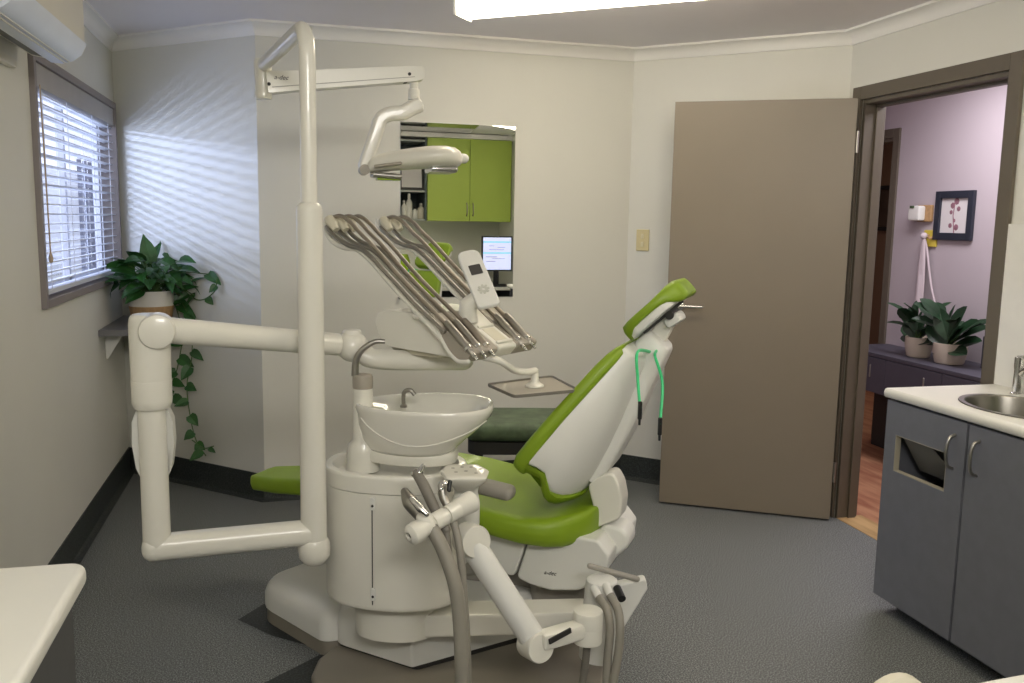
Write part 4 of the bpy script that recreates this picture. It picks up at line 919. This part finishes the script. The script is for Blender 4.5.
# swivel, link and folding arm
sw_ = atd(588, 622, 2.46); rs_ = .042
b = B(); b.lathe([(rs_*.95, -.055), (rs_, -.05), (rs_, -.012), (rs_*.97, -.010), (rs_*.97, -.008), (rs_, -.006), (rs_, .03), (rs_*.95, .036), (.001, .037)], (sw_.x, sw_.y, sw_.z-.002)); b.build('swivel', m_white, su)
b = B(); b.tube([(sw_.x, sw_.y, sw_.z-.055), (sw_.x, sw_.y+.01, sw_.z-.12), (sw_.x-.005, sw_.y+.02, sw_.z-.2)], .011, smooth=4); b.build('cable', m_hosed, su)
el = atd(537, 645, 2.37); b = B(); b.bar(atd(584, 628, 2.45), atd(540, 641, 2.38), .05, .048, .012); lk = b.build('link_arm', m_white, su)
a_ = atd(549, 642, 2.355); c_ = atd(571, 630, 2.395); md = (a_+c_)/2; dl_ = (c_-a_).normalized(); 
b = B(); b.bar(a_, c_, .006, .016, .002); b.build('dark_label', m_dark, lk)
ue = atd(470, 540, 2.36)
fwd_ = (CAM-el).normalized()
b = B(); b.tube([atd(535, 642, 2.40), atd(470, 541, 2.40)], [.036, .036], n=20); b.build('diagonal_arm', m_white2, su)
def disc(px, py, D, r, th, m, nm, ax):
    c = atd(px, py, D); b = B(); ax = V(ax).normalized(); b.lathe([(r*.9, -th), (r, -th+.006), (r, th-.006), (r*.92, th), (.001, th+.001)], c, ax); return b.build(nm, m, su)
disc(535, 645, 2.40, .042, .035, m_white, 'lower_elbow', (.25, -.95, .15))
disc(471, 540, 2.40, .045, .035, m_white, 'upper_elbow', (.25, -.95, .15))
ht = aty(463, 470, 2.38)
hbz = aty(468, 535, 2.38).z
b = B(); b.lathe([(.036, 0), (.04, .03), (.04, ht.z-hbz-.10), (.034, ht.z-hbz-.07), (.038, ht.z-hbz-.045), (.05, ht.z-hbz-.02)], (aty(467, 535, 2.38).x, 2.40, hbz)); b.build('holder_column', m_white2, su)
KP = [atz(x, y, ht.z) for x, y in [(440, 470), (447, 464), (478, 464), (489, 470), (486, 478), (447, 478)]]
b = B(); kc = sum(KP, V())/6; rg = []
for k, dz_ in ((.45, -.05), (.75, -.028), (.98, -.012), (1, -.004), (.95, 0), (.8, .001)): rg.append([V((kc.x+(p.x-kc.x)*k, kc.y+(p.y-kc.y)*k, ht.z+dz_)) for p in [V((*q, 0)) for q in rpoly([(p.x, p.y) for p in KP], .015)]])
b.loft(rg); kp = b.build('touch_pad', m_white, su, 50)
b = B()
for px, py in ((453, 468), (462, 467), (471, 467), (480, 469), (456, 472), (466, 471), (476, 473)): q = atz(px, py, ht.z+.0012); b.lathe([(.006, 0), (.004, .0006), (.001, .0008)], q, n=8)
b.build('touch_symbol', m_grey, kp)
# handle bar with end cap
hb0 = atd(472, 501, 2.37); hb1 = atd(413, 534, 2.24); hbd = (hb1-hb0).normalized()
b = B(); b.tube([hb0, hb0+hbd*.05, hb0+hbd*.06, hb1-hbd*.04], [.03, .026, .018, .018], n=18); hbar = b.build('holder_bar', m_white, su)
b = B(); b.lathe([(.02, -.03), (.027, -.026), (.029, -.01), (.027, .006), (.018, .014), (.010, .0145), (.0095, .004), (.001, .003)], hb1, hbd); b.build('end_cap', m_white, hbar)
b = B(); b.lathe([(.009, .002), (.009, .0075), (.003, .0078), (.001, .0078)], hb1, hbd); b.build('cap_recess', m_black, hbar)
for f in (.34, .58, .82):
    c_ = hb0+(hb1-hb0)*f; b = B(); b.tube([c_-hbd*.02, c_+hbd*.02], .024, n=18); b.build('holder_ring', m_white, hbar)
# bowl, its arm and pillar
bz = aty(423, 404, 2.62).z
bl_ = aty(357, 403, 2.62).x; br_ = aty(490.5, 408, 2.62).x; bcx = (bl_+br_)/2; bhw = (br_-bl_)/2*1.03
FB = frame((bcx, 2.62, 0), math.radians(-14))
def egg(k, kb=None, n=44, sh=0):
    kb = kb or k; out = []
    for j in range(n):
        t = 2*PI*j/n; x = bhw*math.cos(t)*k+sh; y = .150*(1 if math.sin(t) > 0 else -1)*abs(math.sin(t))**.8*kb*(1+.2*math.cos(t)); out.append((x, y))
    return out
bw = [(-.140, .60, .64, -.04), (-.130, .65, .68, -.04), (-.10, .76, .79, -.032), (-.06, .89, .90, -.014), (-.025, .97, .97, 0), (-.008, 1.0, 1.0, 0), (.003, .99, .99, 0), (.006, .965, .96, 0), (.003, .93, .91, 0), (-.006, .88, .86, .002), (-.012, .72, .82, .022), (-.03, .62, .74, .03), (-.06, .48, .58, .035), (-.075, .25, .3, .04), (-.078, .04, .05, .04)]
b = B(FB); b.loft([[(x, y, bz+h) for x, y in egg(k, kb, sh=sh)] for h, k, kb, sh in bw]); bo = b.build('bowl', m_porc, su, 70)
b = B(FB); P = [(x*1.003, y*1.003-.0) for x, y in egg(1)]
crv = []
for j in range(25, 43):
    u = (j-25)/17; h = -.034-.070*math.sin(u*PI)
    for q0_, q1_ in zip(bw[:5], bw[1:6]):
        if q0_[0] <= h <= q1_[0]:
            f_ = (h-q0_[0])/(q1_[0]-q0_[0]); kk, kb_, ss = [q0_[m]+(q1_[m]-q0_[m])*f_ for m in (1, 2, 3)]
    x, y = egg(kk, kb_, sh=ss)[j]; crv.append((x, y, bz+h))
b.tube(crv, .0028, n=8, smooth=2); b.build('bowl_crease', m_porc, bo)
tpx = aty(404, 396, 2.62); b = B(); t0 = V((tpx.x, 2.63, bz-.01)); b.lathe([(.011, 0), (.011, .006), (.007, .01)], t0, n=14); b.tube([t0, t0+V((0, 0, .035)), t0+V((.004, -.004, .05)), t0+V((.02, -.012, .054)), t0+V((.032, -.016, .04))], .0065, smooth=5, n=12); b.build('bowl_spout', m_steel, bo)
z1_ = aty(400, 433, 2.62).z; 
am0 = aty(352, 437, 2.66); am1 = aty(455, 452, 2.62)
b = B(FB); za = bz-.140
b.loft([[(x, y, za+h) for x, y in egg(k, kb, sh=-.04)] for h, k, kb in ((-.036, .55, .5), (-.032, .66, .6), (-.01, .68, .64), (.002, .64, .6))]); b.build('bowl_base', m_white, su, 50)
pil = aty(363, 410, 2.66); zc0 = aty(363, 466, 2.66).z; zc1 = aty(363, 388, 2.66).z; zc2 = aty(363, 374, 2.66).z
b = B(); b.bar(V((pil.x, 2.66, za-.015)), FB @ V((.02, 0, za-.02)), .085, .05, .02, seg=4); b.build('bowl_arm', m_white, su)
b = B(); b.lathe([(.052, zc0-.01), (.05, zc0+.02), (.05, za-.01), (.045, za+.015), (.032, za+.03), (.030, zc1-.0), (.029, zc1)], (pil.x, 2.66, 0)); b.build('pillar', m_white, su, 50)
b = B(); b.lathe([(.030, zc1), (.031, zc1+.004), (.031, zc2-.008), (.026, zc2-.001), (.001, zc2)], (pil.x, 2.66, 0)); b.build('pillar_collar', m_taupe, su)
b = B(); b.tube([V((aty(355, 376, 2.66).x, 2.66, zc2-.005)), aty(356, 361, 2.66), aty(362, 350, 2.655), aty(374, 342, 2.65), aty(385, 341.5, 2.645)], [.0115, .0105, .009, .008, .007], smooth=6, n=14); b.build('cup_filler', m_steel, su)

# ------------------------------------------------------------------ suction tools on the holder
def tool(name, label, cat, pieces, group=None):
    base = pieces[0][1][-1]; lo = min((atd(*p) for p in pieces[0][1]), key=lambda q: q.z)
    t = thing(name, label, cat, lo, 0, group)
    for nm, pts, r, m, sm in pieces:
        b = B(); b.tube([atd(*p) for p in pts], r, n=16, smooth=sm, caps='round' if nm != 'hose' else 'flat'); b.build(nm, m, t)
    return t
tool('suction_handpiece', 'wide suction valve with a chrome lever on the end of the holder bar', 'suction tool', [
    ('hose', [(432, 528, 2.27), (444, 552, 2.26), (455, 585, 2.25), (460, 625, 2.25), (462, 680, 2.25), (463, 740, 2.26)], .0185, m_hose, 6),
    ('valve_body', [(405, 492, 2.32), (410, 502, 2.30), (420, 514, 2.285), (433, 530, 2.27)], [.012, .021, .019, .018], m_steel, 5),
    ('valve_lever', [(412, 499, 2.26), (420, 508, 2.25), (426, 514, 2.245)], [.007, .011, .009], m_chrome, 4),
    ('grip_ring', [(424, 519, 2.27), (428, 524, 2.27)], .0215, m_white, 0)], 'suction tools on the holder bar')
tool('saliva_ejector', 'slim upright grey ejector handle in the middle of the holder bar', 'suction tool', [
    ('hose', [(446, 528, 2.31), (450, 560, 2.30), (458, 600, 2.30), (464, 640, 2.29), (466, 690, 2.29), (467, 740, 2.29)], .0095, m_hosed, 6),
    ('handle', [(417, 474, 2.37), (424, 486, 2.355), (433, 505, 2.335), (446, 530, 2.31)], [.0135, .015, .0145, .012], m_hosed, 5),
    ('tip_valve', [(414, 474, 2.37), (419, 473, 2.37), (423, 466, 2.375)], [.009, .012, .006], m_chrome, 4)], 'suction tools on the holder bar')
tool('air_water_syringe', 'chrome nozzle syringe on the holder bar beside the touch pad', 'suction tool', [
    ('hose', [(452, 517, 2.33), (457, 535, 2.32), (461, 560, 2.31), (464, 600, 2.31), (467, 650, 2.30), (469, 740, 2.30)], .0105, m_hose, 6),
    ('grip', [(442, 486, 2.36), (444, 498, 2.35), (451, 512, 2.335), (454, 520, 2.33)], [.012, .013, .011, .010], m_steel, 5),
    ('nozzle', [(441, 489, 2.35), (442, 483, 2.36), (447, 484, 2.36)], [.008, .009, .006], m_chrome, 4),
    ('trigger', [(449, 490, 2.34), (450, 482, 2.345)], .006, m_black, 0)], 'suction tools on the holder bar')

# ================================================================== DELIVERY UNIT
pol = aty(312, 400, 2.56)
PX = .060
dz_el = aty(315, 548, 2.56).z
du = thing('instrument_delivery_unit', 'white jointed arm carrying the dental instrument head above the spittoon bowl', 'delivery unit', (-.366, 2.52, .5))
zl_ = aty(157, 547, 2.52).z; X0_ = -.368
b = B(); b.bar((X0_-.04, 2.515, zl_), (PX+.02, 2.568, aty(300, 533, 2.565).z), .075, .072, .03, seg=5); b.build('lower_arm', m_white, du)
z_a, z_b, z_c, z_d = [aty(155, y, 2.52).z for y in (406, 399, 380, 314)]
b = B(); b.lathe([(.038, zl_), (.037, zl_+.03), (.0365, z_a)], (X0_, 2.52, 0)); b.build('post', m_white, du)
b = B(); b.lathe([(.046, z_a-.004), (.051, z_a+.008), (.0525, z_b), (.0525, z_c), (.0515, z_c+.002), (.052, z_c+.004), (.053, z_d-.03), (.05, z_d-.008), (.042, z_d), (.001, z_d+.001)], (X0_+.002, 2.52, 0)); b.build('post_sleeve', m_white, du)
# winged cover clipped behind the post
for s in (-1, 1):
    b = B(); zt1, zt0 = aty(155, 408, 2.55).z, aty(155, 475, 2.55).z
    b.loft([[(X0_+.0+s*(.03+w*u), 2.545+.04*v, z) for u, v in ((0, -.4), (1, -.7), (1.1, 0), (1, .7), (0, .6))] for w, z in ((.004, zt0), (.016, zt0+.03), (.024, (zt0+zt1)/2), (.022, zt1-.03), (.010, zt1))]); b.build('cable_guard', m_white2, du, 50)
uz = aty(157, 330, 2.52).z
e_ = aty(352, 346, 2.72)
j0 = V((X0_+.028, 2.465, uz+.002))
b = B(); b.lathe([(.044, -.065), (.047, -.055), (.047, 0), (.044, .008), (.03, .013), (.001, .014)], j0, (.08, -1, 0)); b.build('shoulder_joint', m_white, du)
b = B(); b.tube([(X0_+.03, 2.52, uz+.002), aty(175, 331, 2.53), aty(338, 344.5, 2.70)], [.036, .036, .034], n=20); b.build('upper_arm', m_white, du)
b = B(); b.sphere(e_, .049, 24, (1, 1, 1.0)); b.lathe([(.03, -.01), (.03, .004), (.026, .010), (.001, .012)], e_+V((0, 0, .04))); b.build('elbow_joint', m_white, du)
f1 = aty(372, 358, 2.72); f2 = aty(462, 361, 2.75)
b = B(); b.tube([e_+V((.01, 0, -.015)), f1, aty(400, 360, 2.73), f2], [.036, .04, .04, .037], n=20, flat=.8, smooth=4, caps='round'); b.build('forearm', m_white, du)
# head
DA = math.radians(-50); DO = V((.50, 2.75, 0)); FD = frame(DO, DA)
def dm(px, py, off): return meas(px, py, FD, off)
near = -.15
hp_ = [dm(*p, near) for p in [(375, 321), (378, 313), (388, 310), (425, 315), (440, 322), (446, 338), (456, 353), (468, 361), (448, 357), (420, 352), (386, 346), (378, 334)]]
hp_r = rpoly(hp_, [.01, .02, .02, .02, .02, .02, .01, .005, .02, .02, .03, .02])
b = B(FD); b.prism(hp_r, (0, near, 0), (1, 0, 0), (0, 0, 1), -.31, .02, 4); hd_o = b.build('head_body', m_white, du, 50)
b = B(FD); lo_ = [dm(*p, near) for p in [(385, 343), (425, 351), (444, 356), (440, 359), (410, 356), (388, 350)]]
b.prism(rpoly(lo_, .005), (0, near+.02, 0), (1, 0, 0), (0, 0, 1), -.30, .004); b.build('head_underside', m_cream, du)
# sloping front: two taupe tool rests either side of a white bridge with a grip opening
fr = [dm(*p, near) for p in [(423, 314), (436, 313), (452, 330), (478, 352), (470, 362), (460, 360), (447, 340), (440, 325)]]
fr_r = rpoly(fr, [.006, .012, .03, .012, .01, .01, .02, .01])
def front(y0, y1, m, nm, bev=.01):
    b = B(FD); b.prism(fr_r, (0, y0, 0), (1, 0, 0), (0, 0, 1), -(y1-y0), bev, 3); return b.build(nm, m, du, 50)
front(near-.025, near+.105, m_taupe, 'tool_rest')
rimp = [V((s_, near-.022, z_)) for s_, z_ in [dm(*p, near) for p in [(420, 315.5), (432, 317), (440, 324), (446, 337), (454, 351), (463, 360), (473, 361)]]]
b = B(FD); b.tube(rimp, .0075, n=10, smooth=5, caps='round'); b.build('head_rim', m_white, du)
front(near+.205, near+.315, m_taupe, 'tool_rest')
g_ = [(s_+.006, z_+.004) for s_, z_ in fr]
br_o = front(near+.108, near+.202, m_white, 'front_bridge')
# grip opening
pA_ = V((fr[2][0], 0, fr[2][1])); pB_ = V((fr[3][0], 0, fr[3][1])); sl_d = (pB_-pA_).normalized(); sl_n = V((-sl_d.z, 0, sl_d.x))
if sl_n.z < 0: sl_n = -sl_n
c_ = pA_+(pB_-pA_)*.42+V((0, near+.155, 0))-sl_n*.003
b = B(FD)
Mx = Matrix((sl_d, V((0, 1, 0)), sl_n)).transposed().to_4x4()
b.box(c_, (.065, .06, .01), .004, rot=Mx); b.build('grip_opening', m_cream, br_o)
for s in (-1, 1):
    b = B(FD); b.box(c_+sl_d*s*.042, (.012, .08, .022), .005, rot=Mx); b.build('grip_lip', m_white, br_o)
# control pad on a short stem
pt0, pt1 = atd(467, 250, 2.80), atd(489.5, 305.5, 2.66)
cx_ = (pt0+pt1)/2; ay_ = (pt0-pt1); PHt = ay_.length; ay_.normalize(); PWd = .0365
nz_ = (CAM+V((.55, 0, .1))-cx_).normalized(); ax_ = ay_.cross(nz_).normalized(); nz_ = ax_.cross(ay_)
b = B(); b.prism(rpoly([(-PWd, -PHt/2), (PWd*1.0, -PHt/2), (PWd, PHt/2), (-PWd, PHt/2)], [.015, .015, .03, .03], 5), cx_-nz_*.016, ax_, ay_, .016 if ax_.cross(ay_).dot(nz_) > 0 else -.016, .005, 3); cpad = b.build('control_pad', m_white2, du, 50)
q = cx_+nz_*.001; 
b = B(); b.prism(rrect(PWd*.52, PHt*.085, .003, 2, PWd*.05, PHt*.13), q, ax_, ay_, .0008); b.build('display', m_lcd, cpad)
b = B()
for k in range(8): t_ = 2*PI*k/8; b.prism(rrect(.004, .007, .003, 2), q+ax_*(.012*math.cos(t_)+PWd*.05)+ay_*(.012*math.sin(t_)-PHt*.22), ax_*math.sin(t_)-ay_*math.cos(t_), ax_*math.cos(t_)+ay_*math.sin(t_), .0012)
b.build('touch_star', mat('pad_symbol', '#c9cac0', .4), cpad)
b = B(); s0 = atd(468, 312, 2.72); b.tube([s0-V((0, 0, .03)), s0+V((0, 0, .02)), cx_-ay_*PHt*.22-nz_*.02], [.032, .03, .024], n=18); b.build('pad_stem', m_white, du)
# whips
wpts = [dm(*p, near) for p in [(446, 337), (432, 322), (400, 288), (367, 252), (348, 247), (337, 241), (330, 230), (328, 218)]]
hose = [dm(*p, near) for p in [(459, 335), (430, 306), (400, 275), (375, 246), (362, 233), (352, 222), (343, 216), (336, 217)]]
hose2 = [dm(*p, near) for p in [(452, 331), (424, 305), (396, 275), (372, 251), (358, 246), (347, 240), (338, 232), (334, 226)]]
dsh = dm(432, 322, near); WOFF = [-.02, .022, .062, .228, .278]
def w3(l, off): return [V((s_, near+off, z_)) for s_, z_ in l]
for k, off in enumerate(WOFF):
    b = B(FD); b.tube(w3(wpts, off), [.0105, .0105, .0105, .0105, .0095, .0085, .0075, .006], n=12, smooth=5, flat=1.0); wa = b.build('whip_arm', m_white, du)
    b = B(FD); b.tube(w3(hose, off+.012), .0068, n=10, smooth=5); b.build('tubing', m_rod, wa)
    b = B(FD); b.tube(w3(hose2, off-.012), .0072, n=10, smooth=5); b.build('guide_rod', m_steel, wa)
    q = dm(336, 222, near); q2 = dm(341, 230, near)
    b = B(FD); b.tube([(q[0]-.012, near+off, q[1]+.012), (q[0], near+off, q[1]), (q2[0], near+off, q2[1])], [.018, .022, .013], n=16, flat=.8); b.build('whip_bracket', m_cream, wa)
# handpieces lie in the rests
HPL = ['slim chrome drill handpiece on the near tool rest, nearest the bowl', 'chrome handpiece in the middle of the near tool rest', 'grey bodied handpiece on the near rest beside the grip opening', 'steel handpiece on the far rest under the control pad', 'chrome scaler handpiece on the outer edge of the far tool rest']
hpl = [dm(*p, near) for p in [(450, 326), (459, 337), (468, 348), (474, 355)]]
tipn = dm(484, 361.5, near)
ln = sl_n*.012
first = None
for k, off in enumerate(WOFF):
    sh = .0 if k < 3 else -.01
    t = thing('dental_handpiece', HPL[k], 'handpiece', FD @ V((hpl[2][0], near+off, hpl[2][1])), 0, 'handpieces resting on the delivery head')
    pts = [V((s_, near+off, z_))+ln for s_, z_ in hpl]
    b = B(FD); b.tube(pts, [.010, .0125, .0115, .009], n=14, smooth=4, caps='round'); b.build('body', m_steel if k != 2 else m_rod, t)
    e1_, e2_ = pts[2], pts[3]; d_ = (e2_-e1_).normalized()
    b = B(FD); b.tube([e1_+d_*.010, e1_+d_*.018], .0135, n=16); b.build('collar', m_chrome, t)
    b = B(FD); b.tube([e2_-d_*.004, e2_+d_*.016, e2_+d_*.017, e2_+d_*.026], [.007, .0065, .004, .004], n=12, caps='round'); b.build('connector', m_chrome, t)
# tray arm and tray
b = B(); ta = [atd(484, 357, 2.66), atd(500, 361, 2.66), atd(514, 370, 2.72), atd(526, 372, 2.76), atd(535, 370.5, 2.79)]
b.tube(ta, [.014, .0135, .0135, .013, .012], smooth=6, flat=.8, caps='round'); b.build('tray_arm', m_white, du)
TZ = .935
tq = V((ta[-1].x, ta[-1].y, TZ)); b = B(); b.lathe([(.03, .001), (.03, .006), (.02, .012), (.013, .02), (.011, ta[-1].z-TZ+.004)], tq); b.build('tray_pivot', m_white, du)
cor_ = [atz(x, y, TZ) for x, y in [(487, 385), (514, 397), (579, 391), (552, 376.8)]]
ctr = sum(cor_, V())/4
tr_ = thing('instrument_tray', 'flat rectangular instrument tray with dark rim beside the green backrest', 'tray', (ctr.x, ctr.y, TZ))
TP = rpoly([((p-ctr).x, (p-ctr).y) for p in cor_], .018, 5)
b = B(frame(ctr)); b.prism(TP, (0, 0, -.003), (1, 0, 0), (0, 1, 0), .003); b.build('tray_plate', m_taupe, tr_)
b = B(frame(ctr)); b.loft([[(x*k, y*k, z) for x, y in TP] for k, z in ((.97, .0005), (.985, .004), (1, .006), (1.01, .004), (1.0, -.004), (.97, -.0035))], cap=False); b.build('tray_rim', m_hosed, tr_)

# ================================================================== EXAMINATION LAMP
la = thing('examination_lamp', 'white overhead dental lamp on a tall bent pole and hinged arm', 'lamp', (PX, 2.565, .46))
z_s = aty(309, 203, 2.565).z; zt2 = aty(305, 24, 2.565).z; zb2 = aty(315, 549, 2.565).z
b = B(); b.lathe([(.001, zb2-.048), (.03, zb2-.042), (.045, zb2-.022), (.047, zb2), (.046, zb2+.018), (.042, zb2+.03), (.039, zb2+.034)], (PX, 2.565, 0)); b.build('pole_foot', m_white, la, 50)
b = B(); b.lathe([(.0385, zb2+.03), (.0375, zb2+.2), (.036, z_s-.02), (.034, z_s-.008), (.026, z_s), (.024, z_s+.001)], (PX, 2.565, 0)); b.build('pole_sleeve', m_white, la)
ea = aty(263, 70, 3.30); 
top_ = V((PX, 2.565, zt2)); dh = V((ea.x-PX, ea.y-2.565, 0)).normalized(); zt3 = aty(263, 69, 3.30).z
b = B(); RB = .085; arc = [top_-V((0, 0, RB))+dh*RB*(1-math.cos(t))+V((0, 0, RB*math.sin(t))) for t in [PI/2*k/8 for k in range(9)]]
b.tube([(PX, 2.565, z_s-.02)]+[tuple(q) for q in arc]+[(ea.x, ea.y, zt2)], .0225, n=20); b.build('bent_pole', m_white, la)
b = B(); b.lathe([(.028, -.115), (.03, -.11), (.03, -.09), (.0285, -.088), (.0285, -.05), (.03, -.048), (.03, .015), (.027, .022), (.001, .023)], (ea.x, ea.y, zt2)); b.build('arm_pivot', m_white, la)
def lampbox(pts, y0, y1, m, nm, bev, parent=la):
    b = B(); P = [aty(x, y, y0) for x, y in pts]; b.prism(rpoly([(p.x, p.z) for p in P], .006), (0, y0, 0), (1, 0, 0), (0, 0, 1), -(y1-y0), bev); return b.build(nm, m, parent, 50)
lz = zt2-.115
YA = 3.265
ar = lampbox([(266, 71), (300, 70), (415, 65.5), (423, 66.5), (425.5, 72), (424, 79), (417, 81), (300, 90), (268, 93)], YA, YA+.065, m_white, 'spring_arm', .008)
lampbox([(272, 86.6), (415, 76.4), (415, 77), (272, 87.4)], YA-.0008, YA, m_grey, 'arm_seam', 0, ar)
for x0__, y0__ in ((409.5, 74), (269, 84)):
    c_ = aty(x0__, y0__, YA); b = B(); b.lathe([(.006, 0), (.006, .002), (.001, .0025)], c_, (0, -1, 0), n=14); b.build('arm_screw', m_dark, ar)
lampbox([(403, 79.5), (409, 79), (409, 82), (403, 82.5)], YA+.01, YA+.05, m_dark, 'stop_block', 0, ar); lampbox([(273, 88), (279, 87.5), (279, 91), (273, 91.5)], YA+.01, YA+.05, m_dark, 'stop_block', 0, ar)
O_ = aty(281, 77.5, YA-.001); lettering('a-dec', O_, (1, 0, 0), (0, 0, 1), .022, ar, m_dark, 'lettering', .35)
YL = 3.30
yk = [aty(x, y, YL) for x, y in [(414, 79), (414, 97)]]
b = B(); b.tube([yk[0], yk[0]*.45+yk[1]*.55, yk[0]*.4+yk[1]*.6, yk[1]+V((0, 0, -.01))], [.0155, .0155, .021, .022], n=18); b.build('swivel_stem', m_white, la)
yp = [aty(x, y, YL) for x, y in [(421, 104), (412, 108), (402, 113), (390, 114), (381, 119), (377, 130), (370, 150), (363, 170)]]
b = B(); P = catmull(yp, 6); rg = []
for i, c in enumerate(P):
    t = (P[min(i+1, len(P)-1)]-P[max(0, i-1)]).normalized(); nrm = V((-t.z, 0, t.x)); u = i/(len(P)-1); hw_ = .027-.004*u
    if i == 0 or i == len(P)-1: hw_ *= .55
    rg.append([c+nrm*a__*1.0+V((0, y_, 0)) for a__, y_ in rrect(hw_, .034, .014, 4)])
b.loft(rg); b.build('yoke', m_white, la, 50)
qd = aty(364, 170, YL); b = B(); b.tube([qd+V((0, -.036, 0)), qd+V((0, .036, 0))], .019, n=18); b.build('yoke_joint', m_taupe, la)
# lamp head
hs = [(365, 167, 5, .030), (371, 165, 8, .045), (384, 162.5, 9.5, .060), (400, 160, 10.5, .080), (415, 158.5, 11, .105), (430, 157.5, 11.5, .125), (443, 157.5, 11.5, .125), (452, 158, 10.5, .105), (458, 159, 8, .07), (461, 159.5, 4, .03)]
b = B(); rg = []
for x, y, h, w in hs:
    c = aty(x, y, YL); hh = h*3.12/FPX; rg.append([c+V((0, yy, zz)) for yy, zz in [(w*(1 if math.cos(t) > 0 else -1)*abs(math.cos(t))**.75, hh*(1 if math.sin(t) > 0 else -1)*abs(math.sin(t))**.75) for t in [2*PI*k/28 for k in range(28)]]])
b.loft(rg); lh = b.build('lamp_head', m_white, la, 60)
b = B(); c = aty(461, 158.5, YL); b.tube([c-V((.01, 0, 0)), c+V((.012, 0, 0))], .018, n=16, caps='round'); b.build('head_knob', m_white2, lh)
b = B(); c0_ = aty(374, 166.5, YL-.066); c1_ = aty(402, 163, YL-.085); b.bar(c0_, c1_, .012, .016, .005, up=(0, 1, 0)); b.build('side_inset', m_taupe, lh)
b = B(); c = aty(386, 176, YL); b.box(c, (.11, .10, .02), .008, rot=(0, math.radians(3), 0)); b.build('reflector_housing', m_steel, lh)
b = B(); c = aty(441, 170, YL); b.box(c, (.10, .17, .025), .01); b.build('reflector', m_chrome, lh)
b = B(); c = aty(388, 179.5, YL); b.box(c, (.085, .07, .008), .003); b.build('lens', m_limeglass, lh)
# ================================================================== LIGHT
def area(name, loc, target, sx, sy, power, col, spread=PI):
    l = bpy.data.lights.new(name, 'AREA'); l.shape = 'RECTANGLE'; l.size = sx; l.size_y = sy; l.energy = power; l.color = col; l.spread = spread
    o = bpy.data.objects.new(name, l); COL.objects.link(o); o.location = loc
    d = V(target)-V(loc); o.rotation_euler = d.to_track_quat('-Z', 'Y').to_euler(); return o
w = bpy.data.worlds.new('world'); scene.world = w; w.use_nodes = True; nt = w.node_tree
bg = nt.nodes['Background']; bg.inputs['Color'].default_value = (.74, .78, 1, 1); bg.inputs['Strength'].default_value = 1.9
# sunlit strips outside the window: their light fans through the slats on to the corner wall
def strip(loc, L, e, power, col):
    l = bpy.data.lights.new('sunlit_strip', 'AREA'); l.shape = 'RECTANGLE'; l.size = L; l.size_y = e; l.energy = power; l.color = col; l.spread = math.radians(150)
    o = bpy.data.objects.new('sunlit_strip', l); COL.objects.link(o); d = (V((-.6, loc[1], 1.6))-V(loc)).normalized(); y = d.cross(V((0, 1, 0)))
    o.matrix_world = Matrix.Translation(loc) @ Matrix((V((0, 1, 0)), -y, -d)).transposed().to_4x4()
strip((-2.2, 4.55, 2.15), .9, .06, 15, (.50, .60, 1))
strip((-2.2, 4.5, 1.0), .8, .05, 7, (.50, .60, 1))
area('window_daylight', (-1.5, 4.4, 1.7), (.6, 4.3, .9), 1.5, .9, 11, (.58, .68, 1))
area('fill_light_behind_viewer', (.3, -.5, 2.25), (.4, 2.8, .5), 1.2, .3, 34, (1, .96, .9))  # added fill, no lamp known here; brightens faces turned to the viewer
area('hall_light', (3.3, 3.6, 2.36), (3.3, 3.6, 0), .5, 1.6, 34, (1, .95, 1))
area('hall_lamp_warm', (4.7, 5.8, 2.3), (4.7, 5.8, 0), .5, .5, 9, (1, .85, .72))
scene.view_settings.view_transform = 'Standard'; scene.view_settings.look = 'None'; scene.view_settings.exposure = 0; scene.view_settings.gamma = 1
